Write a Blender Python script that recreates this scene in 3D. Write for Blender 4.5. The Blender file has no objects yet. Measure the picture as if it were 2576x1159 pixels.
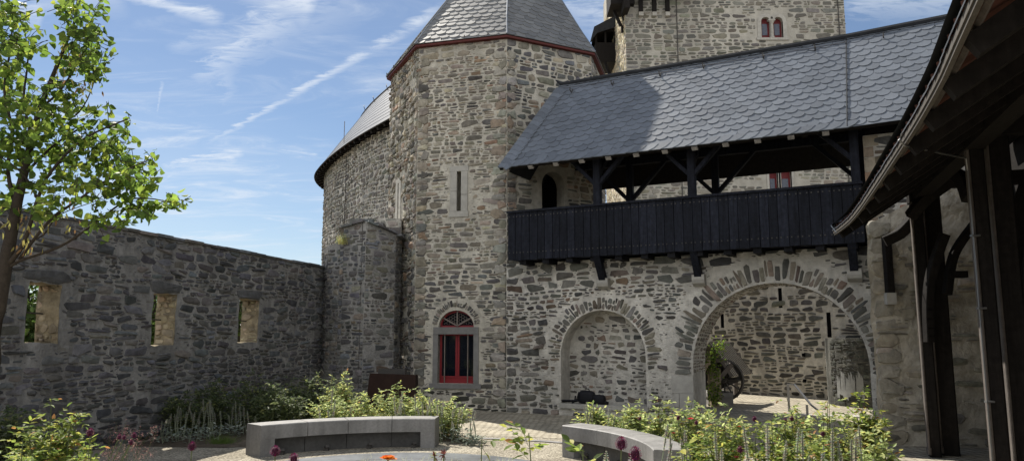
import bpy, math, random
from math import sin, cos, pi, radians, sqrt, atan2, tan, hypot
from mathutils import Vector, noise
from mathutils.geometry import tessellate_polygon

# ------------------------------------------------------------------ scene, camera
sc = bpy.context.scene
COL = sc.collection
F = 1901.0; TH = radians(8.0); EYE = 1.75
def ray(x, y):
    dx = x-1288.0; dy = 579.5-y
    Y = F*cos(TH)-dy*sin(TH); Z = F*sin(TH)+dy*cos(TH)
    return dx/Y, Z/Y
def gz(x, y, z=0.0):
    a, b = ray(x, y); t = (z-EYE)/b
    return Vector((a*t, t, z))
def aty(x, y, Y):
    a, b = ray(x, y)
    return Vector((a*Y, Y, b*Y+EYE))

cam = bpy.data.cameras.new('Camera'); camo = bpy.data.objects.new('Camera', cam); COL.objects.link(camo)
camo.location = (0, 0, EYE); camo.rotation_euler = (radians(90)+TH, 0, 0)
cam.sensor_fit = 'HORIZONTAL'; cam.sensor_width = 36.0; cam.lens = 36.0*F/2576.0
cam.clip_end = 3000; cam.clip_start = 0.05
sc.camera = camo
sc.view_settings.view_transform = 'Standard'; sc.view_settings.look = 'None'
sc.view_settings.exposure = 0.75; sc.view_settings.gamma = 1.0
sc.render.resolution_x = 1024; sc.render.resolution_y = 460

# ------------------------------------------------------------------ light and sky
SUN_AZ = 35.0   # degrees left of straight ahead
SUN_EL = 50.0
sd = Vector((-sin(radians(SUN_AZ))*cos(radians(SUN_EL)), cos(radians(SUN_AZ))*cos(radians(SUN_EL)), sin(radians(SUN_EL))))
sl = bpy.data.lights.new('Sun', 'SUN'); sl.energy = 5.0; sl.angle = radians(0.53); sl.color = (1.0, 0.94, 0.84)
slo = bpy.data.objects.new('Sun', sl); COL.objects.link(slo)
slo.rotation_euler = (-sd).to_track_quat('-Z', 'Y').to_euler()
slo.location = (-20, 30, 40)

W = bpy.data.worlds.new('World'); sc.world = W; W.use_nodes = True
def world():
    nt = W.node_tree; N = nt.nodes; L = nt.links; N.clear()
    out = N.new('ShaderNodeOutputWorld'); bg = N.new('ShaderNodeBackground'); bg.inputs['Strength'].default_value = 0.06
    sky = N.new('ShaderNodeTexSky'); sky.sky_type = 'NISHITA'; sky.sun_disc = False
    sky.sun_elevation = radians(SUN_EL); sky.sun_rotation = radians(-SUN_AZ)
    sky.altitude = 200; sky.air_density = 1.0; sky.dust_density = 0.3; sky.ozone_density = 3.0
    tc = N.new('ShaderNodeTexCoord')
    def math_(op, a, b=None, c=None):
        m = N.new('ShaderNodeMath'); m.operation = op
        for i, v in enumerate((a, b, c)):
            if v is None: continue
            if isinstance(v, (int, float)): m.inputs[i].default_value = v
            else: L.new(v, m.inputs[i])
        return m.outputs[0]
    def dot(v):
        m = N.new('ShaderNodeVectorMath'); m.operation = 'DOT_PRODUCT'
        L.new(tc.outputs['Generated'], m.inputs[0]); m.inputs[1].default_value = v
        return m.outputs['Value']
    def rng(x, a, b, c, d):
        m = N.new('ShaderNodeMapRange'); m.interpolation_type = 'SMOOTHSTEP'
        L.new(x, m.inputs[0])
        for i, v in enumerate((a, b, c, d)): m.inputs[i+1].default_value = v
        return m.outputs[0]
    def noise_(scale, detail, vec, rough=.6, dist=0.0):
        n = N.new('ShaderNodeTexNoise'); n.inputs['Scale'].default_value = scale; n.inputs['Detail'].default_value = detail
        n.inputs['Roughness'].default_value = rough; n.inputs['Distortion'].default_value = dist
        L.new(vec, n.inputs['Vector']); return n.outputs['Fac']
    # project directions onto a cloud layer: (x/z, y/z)
    sep = N.new('ShaderNodeSeparateXYZ'); L.new(tc.outputs['Generated'], sep.inputs[0])
    zz = math_('MAXIMUM', sep.outputs[2], 0.03); zz = math_('ADD', zz, 0.12)
    px = math_('DIVIDE', sep.outputs[0], zz); py = math_('DIVIDE', sep.outputs[1], zz)
    cmb = N.new('ShaderNodeCombineXYZ'); L.new(px, cmb.inputs[0]); L.new(py, cmb.inputs[1])
    mp = N.new('ShaderNodeMapping'); mp.inputs['Rotation'].default_value = (0, 0, radians(35)); mp.inputs['Scale'].default_value = (1.0, 2.6, 1)
    L.new(cmb.outputs[0], mp.inputs['Vector'])
    big = noise_(0.9, 3, cmb.outputs[0], .5)
    wisp = noise_(1.9, 9, mp.outputs[0], .66, 1.1)
    w = math_('MULTIPLY', rng(wisp, .46, .82, 0, 1), rng(big, .34, .60, .25, 1.0))
    fine = noise_(9, 8, mp.outputs[0], .7, .6)
    total = math_('MULTIPLY', w, 0.78)
    veil = rng(big, .3, .8, .0, .16)
    total = math_('ADD', total, veil)
    def streak(p, q, wid, amt, soft=.6):
        a, b = ray(*p); A = Vector((a, 1, b)).normalized()
        a, b = ray(*q); B = Vector((a, 1, b)).normalized()
        n = A.cross(B).normalized(); T = (B-A).normalized(); ta, tb = A.dot(T), B.dot(T)
        d = math_('ABSOLUTE', math_('ADD', dot(n), math_('MULTIPLY', math_('SUBTRACT', fine, .5), wid*1.6)))
        along = dot(T)
        wv = rng(along, ta, tb, wid*.35, wid)
        m = math_('SUBTRACT', 1.0, math_('MINIMUM', math_('DIVIDE', d, wv), 1.0))
        m = math_('POWER', rng(m, 0, 1, 0, 1), 1.0)
        e = (tb-ta)*.12
        m = math_('MULTIPLY', m, rng(along, ta-e, ta+e, 0, 1)); m = math_('MULTIPLY', m, rng(along, tb-e, tb+e*.5, 1, 0))
        return math_('MULTIPLY', m, math_('MULTIPLY', rng(fine, .28, .68, .12, 1), amt))
    for s in (((540, 352), (1120, 20), .013, .72), ((395, 285), (409, 205), .004, .5), ((378, 478), (445, 430), .004, .6),
              ((415, 420), (600, 398), .017, .75), ((440, 405), (615, 382), .011, .9), ((500, 200), (740, 20), .05, .62),
              ((575, 260), (560, 90), .04, .35), ((430, 120), (660, 70), .035, .4), ((620, 150), (900, -20), .06, .3), ((290, -15), (560, 50), .016, .85), ((540, -60), (800, 15), .05, .95), ((60, 20), (300, -40), .05, .5),
              ((700, 376), (800, 390), .004, .5), ((660, 548), (770, 562), .006, .45),
              ((1400, 10), (1530, 60), .05, .5), ((2130, 20), (2420, -20), .055, .55), ((0, 10), (110, 40), .03, .6)):
        total = math_('MAXIMUM', total, streak(*s))
    back = math_('MULTIPLY', rng(dot((0, -1, .12)), .05, .75, 0, 1), rng(noise_(2.2, 6, tc.outputs['Generated'], .6), .25, .6, .45, 1))   # unseen bright cloud bank added behind the viewer to lift shaded faces
    lowfade = rng(sep.outputs[2], -.02, .3, .16, 0.0)      # thin bright veil near the horizon
    total = math_('MINIMUM', math_('ADD', total, lowfade), .93)
    mix = N.new('ShaderNodeMix'); mix.data_type = 'RGBA'
    L.new(total, mix.inputs['Factor']); L.new(sky.outputs[0], mix.inputs['A']); mix.inputs['B'].default_value = (8.2, 8.8, 9.6, 1)
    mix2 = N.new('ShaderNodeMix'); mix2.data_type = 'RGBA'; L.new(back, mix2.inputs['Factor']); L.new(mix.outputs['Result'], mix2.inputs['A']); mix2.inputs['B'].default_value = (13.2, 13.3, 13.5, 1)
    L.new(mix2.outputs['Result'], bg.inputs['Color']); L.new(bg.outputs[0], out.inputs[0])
world()

# ------------------------------------------------------------------ materials
def mat(name, base, rough=.85, attr=False, nscale=6.0, namt=.25, bump=.3, bscale=40.0, spec=.3, big=None, metal=0.0,
        transl=0.0, bdist=.01, streak=None, tint2=None):
    m = bpy.data.materials.new(name); m.use_nodes = True; nt = m.node_tree; N = nt.nodes; L = nt.links
    p = N['Principled BSDF']; p.inputs['Roughness'].default_value = rough; p.inputs['Specular IOR Level'].default_value = spec
    p.inputs['Metallic'].default_value = metal
    tc = N.new('ShaderNodeTexCoord'); obj = tc.outputs['Object']
    def nz(scale, det=5, vec=None, rough_=.6):
        n = N.new('ShaderNodeTexNoise'); n.inputs['Scale'].default_value = scale; n.inputs['Detail'].default_value = det
        n.inputs['Roughness'].default_value = rough_; L.new(vec or obj, n.inputs['Vector']); return n.outputs['Fac']
    def rng(x, a, b, c, d):
        r = N.new('ShaderNodeMapRange'); L.new(x, r.inputs[0])
        for i, v in enumerate((a, b, c, d)): r.inputs[i+1].default_value = v
        return r.outputs[0]
    if attr:
        a = N.new('ShaderNodeAttribute'); a.attribute_name = 'Col'; col = a.outputs['Color']
    else:
        r = N.new('ShaderNodeRGB'); r.outputs[0].default_value = (*base, 1); col = r.outputs[0]
    def mul(c, f):
        x = N.new('ShaderNodeVectorMath'); x.operation = 'SCALE'; L.new(c, x.inputs[0]); L.new(f, x.inputs['Scale']); return x.outputs[0]
    if tint2 is not None:
        mx = N.new('ShaderNodeMix'); mx.data_type = 'RGBA'
        L.new(rng(nz(tint2[1], 6), .42, .62, 0, 1), mx.inputs['Factor']); L.new(col, mx.inputs['A']); mx.inputs['B'].default_value = (*tint2[0], 1)
        col = mx.outputs['Result']
    col = mul(col, rng(nz(nscale, 6), .28, .72, 1-namt, 1+namt))
    if big: col = mul(col, rng(nz(big[0], 4), .3, .7, 1-big[1], 1+big[1]))
    if streak:
        mp = N.new('ShaderNodeMapping'); mp.inputs['Scale'].default_value = (2.2, 2.2, .18); L.new(obj, mp.inputs['Vector'])
        col = mul(col, rng(nz(streak[0], 5, mp.outputs[0]), .3, .68, 1-streak[1], 1+streak[1]*.6))
    L.new(col, p.inputs['Base Color'])
    if bump:
        b = N.new('ShaderNodeBump'); b.inputs['Strength'].default_value = bump; b.inputs['Distance'].default_value = bdist
        L.new(nz(bscale, 8, None, .65), b.inputs['Height']); L.new(b.outputs[0], p.inputs['Normal'])
    if transl:
        t = N.new('ShaderNodeBsdfTranslucent'); L.new(mul(col, N_val(N, 1.5)), t.inputs['Color'])
        ms = N.new('ShaderNodeMixShader'); ms.inputs[0].default_value = transl
        L.new(p.outputs[0], ms.inputs[1]); L.new(t.outputs[0], ms.inputs[2]); L.new(ms.outputs[0], N['Material Output'].inputs[0])
    return m
def N_val(N, v):
    n = N.new('ShaderNodeValue'); n.outputs[0].default_value = v; return n.outputs[0]

M = {}
M['stone'] = mat('stone', None, .9, True, 9, .3, 1, 26, .25, (0.6, .22), bdist=.018, streak=(1.1, .25))
M['stone_far'] = mat('stone_far', None, .92, True, 3, .2, .9, 9, .2, (0.15, .15), bdist=.06)
M['mortar_grey'] = mat('mortar_grey', (.25, .242, .228), .95, False, 7, .28, 1, 20, .15, (.5, .25), bdist=.035, streak=(1.2, .35))
M['mortar_light'] = mat('mortar_light', (.50, .475, .425), .95, False, 7, .26, 1, 20, .15, (.5, .2), bdist=.035, streak=(1.0, .22))
M['mortar_warm'] = mat('mortar_warm', (.47, .44, .375), .95, False, 7, .24, 1, 20, .15, (.5, .18), bdist=.035, streak=(1.0, .2))
M['mortar_far'] = mat('mortar_far', (.37, .35, .305), .95, False, 2, .18, .9, 8, .15, (.12, .14), bdist=.05, streak=(.3, .2))
M['plaster_stone'] = mat('plaster_stone', (.50, .46, .385), .95, False, 4, .2, 1, 9, .15, (.6, .2), bdist=.05, tint2=((.34, .31, .25), 3.0))
M['plaster_dark'] = mat('plaster_dark', (.10, .10, .09), .95, False, 4, .4, .8, 14, .15, (.8, .35), bdist=.03, streak=(2.2, .75))
M['dressed'] = mat('dressed', (.36, .345, .31), .9, False, 8, .16, .6, 45, .2, (1.2, .12), bdist=.01)
M['dressed_grey'] = mat('dressed_grey', (.185, .18, .172), .9, False, 8, .16, .6, 60, .2, (1.2, .12), bdist=.008)
M['reveal'] = mat('reveal', (.30, .255, .175), .95, False, 7, .3, 1, 9, .1, (2.0, .3), bdist=.06, tint2=((.2, .17, .12), 5.0))
M['slate'] = mat('slate', None, .40, True, 25, .12, .35, 60, .5, (1.0, .08), bdist=.004)
M['slate_top'] = mat('slate_top', (.028, .030, .034), .8, False, 5, .25, .4, 30, .15, bdist=.01)
M['blackwood'] = mat('blackwood', None, .7, True, 14, .4, .7, 60, .14, (.8, .3), bdist=.008, streak=(12, .5))
M['darkwood'] = mat('darkwood', (.014, .012, .011), .75, False, 14, .35, .5, 60, .12, bdist=.006, streak=(12, .35))
M['greywood'] = mat('greywood', (.11, .095, .085), .75, False, 14, .25, .5, 60, .3, bdist=.006, streak=(12, .3))
M['shingle'] = mat('shingle', (.36, .33, .27), .85, False, 14, .25, .6, 40, .25, bdist=.006)
M['palewood'] = mat('palewood', (.34, .32, .30), .8, False, 14, .25, .5, 60, .3, bdist=.006, streak=(12, .3))
M['barge'] = mat('barge', (.075, .067, .058), .8, False, 14, .25, .6, 40, .25, bdist=.006)
M['tile_red'] = mat('tile_red', (.09, .038, .028), .85, False, 10, .3, .5, 40, .2, bdist=.006)
M['red'] = mat('red', (.20, .010, .015), .5, False, 12, .12, .2, 70, .45, bdist=.002)
M['red_dull'] = mat('red_dull', (.085, .016, .012), .6, False, 12, .15, .2, 70, .3, bdist=.002)
M['red_old'] = mat('red_old', (.12, .012, .014), .6, False, 12, .15, .2, 70, .3, bdist=.002)
M['glass'] = mat('glass', (.006, .008, .013), .06, False, 1, .1, 0, 10, .6)
M['glass_blue'] = mat('glass_blue', (.05, .06, .09), .25, False, 9, .35, 0, 10, .5)
M['iron'] = mat('iron', (.05, .045, .04), .6, False, 10, .2, .3, 60, .4, bdist=.003)
M['iron_light'] = mat('iron_light', (.17, .14, .12), .6, False, 10, .2, .3, 60, .4, bdist=.003)
M['steel'] = mat('steel', (.25, .25, .25), .4, False, 10, .1, .1, 60, .5, metal=.7, bdist=.002)
M['void'] = mat('void', (.004, .004, .005), .9, False, 1, .1, 0, 10, .05)  # near-black sheets painted for the dark inside openings
M['corten'] = mat('corten', (.028, .015, .012), .8, False, 6, .25, .4, 40, .2, bdist=.004)
M['concrete'] = mat('concrete', (.195, .19, .184), .6, False, 28, .17, .5, 90, .55, (1.6, .2), bdist=.006, streak=(2.2, .28))
M['concrete_dark'] = mat('concrete_dark', (.085, .083, .08), .9, False, 20, .2, .4, 80, .2, (1.5, .25), bdist=.004)
M['slab'] = mat('slab', (.13, .14, .15), .38, False, 9, .25, .25, 30, .5, (1.6, .3), bdist=.004)
M['zinc'] = mat('zinc', (.16, .18, .21), .42, False, 8, .2, .15, 20, .5, metal=.3, bdist=.004)
M['bark'] = mat('bark', (.045, .036, .028), .9, False, 20, .3, 1, 40, .2, bdist=.01)
M['leaf'] = mat('leaf', None, .55, True, 60, .12, 0, 10, .25, transl=.5)
M['leaf_matte'] = mat('leaf_matte', None, .75, True, 60, .12, 0, 10, .2, transl=.35)
M['stem'] = mat('stem', (.10, .12, .05), .7, False, 20, .2, 0, 10, .3)
M['petal'] = mat('petal', None, .6, True, 60, .12, 0, 10, .3, transl=.35)
M['fabric'] = mat('fabric', (.008, .008, .011), .75, False, 20, .2, .4, 90, .3, bdist=.004)
M['white'] = mat('white', (.24, .245, .24), .9, False, 5, .3, .3, 40, .2)

def ground_material():
    m = bpy.data.materials.new('gravel'); m.use_nodes = True; N = m.node_tree.nodes; L = m.node_tree.links; p = N['Principled BSDF']
    p.inputs['Roughness'].default_value = .95; p.inputs['Specular IOR Level'].default_value = .15
    tc = N.new('ShaderNodeTexCoord'); v = N.new('ShaderNodeTexVoronoi'); v.inputs['Scale'].default_value = 42; L.new(tc.outputs['Object'], v.inputs['Vector'])
    n = N.new('ShaderNodeTexNoise'); n.inputs['Scale'].default_value = 1.1; n.inputs['Detail'].default_value = 8; L.new(tc.outputs['Object'], n.inputs['Vector'])
    cr = N.new('ShaderNodeValToRGB'); cr.color_ramp.elements[0].color = (.14, .127, .10, 1); cr.color_ramp.elements[1].color = (.46, .42, .335, 1)
    sp = N.new('ShaderNodeSeparateXYZ'); L.new(v.outputs['Color'], sp.inputs[0]); L.new(sp.outputs[0], cr.inputs[0])
    mx = N.new('ShaderNodeMix'); mx.data_type = 'RGBA'; mx.blend_type = 'MULTIPLY'; mx.inputs['Factor'].default_value = .6
    c2 = N.new('ShaderNodeValToRGB'); c2.color_ramp.elements[0].position = .35; c2.color_ramp.elements[1].position = .65
    c2.color_ramp.elements[0].color = (.55, .52, .5, 1); c2.color_ramp.elements[1].color = (1, 1, 1, 1); L.new(n.outputs['Fac'], c2.inputs[0])
    L.new(cr.outputs[0], mx.inputs['A']); L.new(c2.outputs[0], mx.inputs['B']); L.new(mx.outputs['Result'], p.inputs['Base Color'])
    b = N.new('ShaderNodeBump'); b.inputs['Strength'].default_value = 1; b.inputs['Distance'].default_value = .012; b.invert = True
    L.new(v.outputs['Distance'], b.inputs['Height']); L.new(b.outputs[0], p.inputs['Normal'])
    return m
M['gravel'] = ground_material()
def cobble_material():
    m = bpy.data.materials.new('cobbles'); m.use_nodes = True; N = m.node_tree.nodes; L = m.node_tree.links; p = N['Principled BSDF']
    p.inputs['Roughness'].default_value = .85; p.inputs['Specular IOR Level'].default_value = .2
    tc = N.new('ShaderNodeTexCoord'); mp = N.new('ShaderNodeMapping'); mp.inputs['Rotation'].default_value = (0, 0, radians(-27)); L.new(tc.outputs['Object'], mp.inputs['Vector'])
    wn = N.new('ShaderNodeTexNoise'); wn.inputs['Scale'].default_value = 1.3; L.new(tc.outputs['Object'], wn.inputs['Vector'])
    ad = N.new('ShaderNodeMix'); ad.data_type = 'RGBA'; ad.blend_type = 'ADD'; ad.inputs['Factor'].default_value = .16
    L.new(mp.outputs[0], ad.inputs['A']); L.new(wn.outputs['Color'], ad.inputs['B'])
    br = N.new('ShaderNodeTexBrick'); br.inputs['Scale'].default_value = 1; br.inputs['Brick Width'].default_value = .155; br.inputs['Row Height'].default_value = .115
    br.inputs['Mortar Size'].default_value = .012; br.inputs['Mortar Smooth'].default_value = .3; br.offset = .5
    br.inputs['Color1'].default_value = (.43, .392, .305, 1); br.inputs['Color2'].default_value = (.32, .292, .232, 1); br.inputs['Mortar'].default_value = (.17, .14, .10, 1)
    L.new(ad.outputs['Result'], br.inputs['Vector'])
    n = N.new('ShaderNodeTexNoise'); n.inputs['Scale'].default_value = 2; n.inputs['Detail'].default_value = 8; L.new(tc.outputs['Object'], n.inputs['Vector'])
    mr = N.new('ShaderNodeMapRange'); L.new(n.outputs['Fac'], mr.inputs[0]); mr.inputs[1].default_value = .3; mr.inputs[2].default_value = .7; mr.inputs[3].default_value = .75; mr.inputs[4].default_value = 1.15
    sc_ = N.new('ShaderNodeVectorMath'); sc_.operation = 'SCALE'; L.new(br.outputs['Color'], sc_.inputs[0]); L.new(mr.outputs[0], sc_.inputs['Scale'])
    L.new(sc_.outputs[0], p.inputs['Base Color'])
    b = N.new('ShaderNodeBump'); b.inputs['Strength'].default_value = .9; b.inputs['Distance'].default_value = .015; b.invert = True
    L.new(br.outputs['Fac'], b.inputs['Height']); L.new(b.outputs[0], p.inputs['Normal'])
    return m
M['cobbles'] = cobble_material()

# ------------------------------------------------------------------ mesh builder
class MB:
    def __init__(s): s.v = []; s.f = []; s.m = []; s.c = []
    def add(s, vs, fs, mi=0, col=(.5, .5, .5)):
        o = len(s.v); s.v += [tuple(p) for p in vs]; s.c += [col]*len(vs)
        s.f += [tuple(i+o for i in f) for f in fs]; s.m += [mi]*len(fs)
    def quad(s, a, b, c, d, mi=0, col=(.5, .5, .5)): s.add((a, b, c, d), ((0, 1, 2, 3),), mi, col)
    def obox(s, o, ax, ay, az, mi=0, col=(.5, .5, .5)):
        o = Vector(o); ax = Vector(ax); ay = Vector(ay); az = Vector(az)
        vs = [o, o+ax, o+ax+ay, o+ay, o+az, o+ax+az, o+ax+ay+az, o+ay+az]
        s.add(vs, ((0, 3, 2, 1), (4, 5, 6, 7), (0, 1, 5, 4), (1, 2, 6, 5), (2, 3, 7, 6), (3, 0, 4, 7)), mi, col)
    def beam(s, a, b, w, h, up=(0, 0, 1), mi=0, col=(.5, .5, .5), ch=0.0):
        a = Vector(a); b = Vector(b); d = (b-a).normalized(); up = Vector(up)
        x = d.cross(up)
        if x.length < 1e-4: x = d.cross(Vector((1, 0, 0)))
        x.normalize(); y = x.cross(d).normalized()
        if ch <= 0: pr = [(-w/2, -h/2), (w/2, -h/2), (w/2, h/2), (-w/2, h/2)]
        else: pr = [(-w/2+ch, -h/2), (w/2-ch, -h/2), (w/2, -h/2+ch), (w/2, h/2-ch), (w/2-ch, h/2), (-w/2+ch, h/2), (-w/2, h/2-ch), (-w/2, -h/2+ch)]
        n = len(pr); vs = [a+x*p+y*q for p, q in pr]+[b+x*p+y*q for p, q in pr]
        fs = [(i, (i+1) % n, n+(i+1) % n, n+i) for i in range(n)]+[tuple(range(n))[::-1], tuple(range(n, 2*n))]
        s.add(vs, fs, mi, col)
    def tube(s, pts, rs, n=6, mi=0, col=(.5, .5, .5)):
        pts = [Vector(p) for p in pts]
        if isinstance(rs, (int, float)): rs = [rs]*len(pts)
        vs = []; k = len(pts)
        for i, p in enumerate(pts):
            d = (pts[min(i+1, k-1)]-pts[max(i-1, 0)]).normalized()
            x = d.cross(Vector((0, 0, 1)))
            if x.length < .05: x = d.cross(Vector((0, 1, 0)))
            x.normalize(); y = x.cross(d)
            for j in range(n): vs.append(p+(x*cos(2*pi*j/n)+y*sin(2*pi*j/n))*rs[i])
        fs = [(i*n+j, i*n+(j+1) % n, (i+1)*n+(j+1) % n, (i+1)*n+j) for i in range(k-1) for j in range(n)]
        fs += [tuple(range(n))[::-1], tuple(range((k-1)*n, k*n))]
        s.add(vs, fs, mi, col)
    def prism(s, poly, z0, z1, mi=0, col=(.5, .5, .5)):
        n = len(poly); vs = [(x, y, z0) for x, y in poly]+[(x, y, z1) for x, y in poly]
        s.add(vs, [(i, (i+1) % n, n+(i+1) % n, n+i) for i in range(n)]+[tuple(range(n))[::-1], tuple(range(n, 2*n))], mi, col)
    def build(s, name, mats, parent=None, smooth=False):
        me = bpy.data.meshes.new(name); me.from_pydata(s.v, [], s.f)
        for m in (mats if isinstance(mats, (list, tuple)) else [mats]): me.materials.append(M[m])
        me.polygons.foreach_set('material_index', s.m)
        if smooth: me.polygons.foreach_set('use_smooth', [True]*len(s.f))
        a = me.color_attributes.new('Col', 'FLOAT_COLOR', 'POINT')
        a.data.foreach_set('color', [x for c in s.c for x in (c[0], c[1], c[2], 1.0)])
        me.update()
        o = bpy.data.objects.new(name, me); COL.objects.link(o)
        if parent is not None: o.parent = parent; o.matrix_parent_inverse = parent.matrix_world.inverted()
        return o
def tag(o, label=None, cat=None, group=None, kind=None):
    if label: o['label'] = label
    if cat: o['category'] = cat
    if group: o['group'] = group
    if kind: o['kind'] = kind
    return o
def thing(name, label, cat, loc=(0, 0, 0), group=None):
    o = bpy.data.objects.new(name, None); COL.objects.link(o); o.location = loc; o.empty_display_size = .2
    o.matrix_world.translation = Vector(loc)
    return tag(o, label, cat, group)

# ------------------------------------------------------------------ masonry
class Frame:
    """vertical wall plane through plan points P0 -> P1; u along, z up, h out towards the viewer"""
    def __init__(s, P0, P1, out=None):
        s.P = Vector((P0[0], P0[1], 0)); d = Vector((P1[0], P1[1], 0))-s.P; s.L = d.length; s.d = d.normalized()
        n = Vector((s.d.y, -s.d.x, 0))
        if out is None:
            if n.dot(-s.P) < 0: n = -n
        elif n.dot(Vector((out[0], out[1], 0))) < 0: n = -n
        s.n = n
    def at(s, u, z, h=0.0): return s.P+s.d*u+Vector((0, 0, z))+s.n*h
    def px(s, x, y, h=0.0):
        a, b = ray(x, y); r = Vector((a, 1, 0))
        t = (h+s.P.dot(s.n))/r.dot(s.n); q = r*t
        return (q-s.P).dot(s.d), b*t+EYE
def arcpts(cu, cz, r, a0, a1, n):
    return [(cu+r*cos(radians(a0+(a1-a0)*i/n)), cz+r*sin(radians(a0+(a1-a0)*i/n))) for i in range(n+1)]
def skin(mb, fr, outer, holes, h=0.0, mi=0, flip=False):
    loops = [[Vector((u, z, 0)) for u, z in lp] for lp in [outer]+holes]
    flat = [p for lp in loops for p in lp]
    tr = tessellate_polygon(loops)
    mb.add([fr.at(p.x, p.y, h) for p in flat], [t[::-1] if flip else t for t in tr], mi)
def jamb(mb, fr, loop, h0, h1, mi=0, closed=True, off=None):
    n = len(loop); vs = [fr.at(u, z, h0) for u, z in loop]+[fr.at(u+(off[0] if off else 0), z+(off[1] if off else 0), h1) for u, z in loop]
    mb.add(vs, [(i, (i+1) % n, n+(i+1) % n, n+i) for i in range(n if closed else n-1)], mi)
def clip_rect(poly, r):
    for ax, lim, sg in ((0, r[0], 1), (0, r[1], -1), (1, r[2], 1), (1, r[3], -1)):
        out = []
        for i in range(len(poly)):
            a = poly[i-1]; b = poly[i]; da = sg*(a[ax]-lim); db = sg*(b[ax]-lim)
            if (da >= 0) != (db >= 0):
                t = da/(da-db); out.append((a[0]+(b[0]-a[0])*t, a[1]+(b[1]-a[1])*t))
            if db >= 0: out.append(b)
        poly = out
        if len(poly) < 3: return []
    return poly
def clip_convex(poly, cv):
    n = len(cv); area = sum(cv[i-1][0]*cv[i][1]-cv[i][0]*cv[i-1][1] for i in range(n)); sg = 1 if area > 0 else -1
    for k in range(n):
        p, q = cv[k-1], cv[k]; ex, ey = q[0]-p[0], q[1]-p[1]
        f = lambda a: sg*(ex*(a[1]-p[1])-ey*(a[0]-p[0]))
        out = []
        for i in range(len(poly)):
            a = poly[i-1]; b = poly[i]; da = f(a); db = f(b)
            if (da >= 0) != (db >= 0):
                t = da/(da-db); out.append(tuple(a[j]+(b[j]-a[j])*t for j in range(len(a))))
            if db >= 0: out.append(b)
        poly = out
        if len(poly) < 3: return []
    return poly
def stone_at(mb, at, u, v, w, h, rot, rnd, H, col, mi, npt, clip, ok):
    p = rnd.uniform(2.6, 7.0); pts = []; ph = rnd.uniform(0, .9)
    sk = rnd.gauss(0, .22); tp_k = rnd.gauss(0, .16)
    for k in range(npt):
        t = 2*pi*(k+ph)/npt; c, s_ = cos(t), sin(t)
        x = abs(c)**(2/p)*(1 if c > 0 else -1)*w/2*rnd.uniform(.80, 1.06); y = abs(s_)**(2/p)*(1 if s_ > 0 else -1)*h/2*rnd.uniform(.76, 1.08)*(1+tp_k*(1 if c > 0 else -1))
        x += sk*y
        pts.append((u+x*cos(rot)-y*sin(rot), v+x*sin(rot)+y*cos(rot)))
    if clip: pts = clip_rect(pts, clip)
    if len(pts) < 3: return
    if ok and not all(ok(a, b) for a, b in pts): return
    cu = sum(a for a, b in pts)/len(pts); cv = sum(b for a, b in pts)/len(pts)
    tx, ty = rnd.uniform(-.5, .5)*H, rnd.uniform(-.5, .5)*H
    n = len(pts); vs = [at(a, b, -.012) for a, b in pts]
    k1 = .9
    def hh(a, b): return H+tx*(a-cu)/(w/2)+ty*(b-cv)/(h/2)
    vs += [at(cu+(a-cu)*k1, cv+(b-cv)*k1, hh(a, b)*rnd.uniform(.65, 1.0)) for a, b in pts]
    vs.append(at(cu+rnd.uniform(-.15, .15)*w, cv+rnd.uniform(-.15, .15)*h, H*rnd.uniform(1.0, 1.5)))
    fs = [(i, (i+1) % n, n+(i+1) % n, n+i) for i in range(n)]+[(n+i, n+(i+1) % n, 2*n) for i in range(n)]
    mb.add(vs, fs, mi, col)
def pal(cols, rnd, var=.34):
    c = rnd.choices([x[0] for x in cols], [x[1] for x in cols])[0]; k = rnd.uniform(1-var, 1+var)
    return tuple(max(0.0, x*k*rnd.uniform(.95, 1.05)) for x in c)
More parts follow.
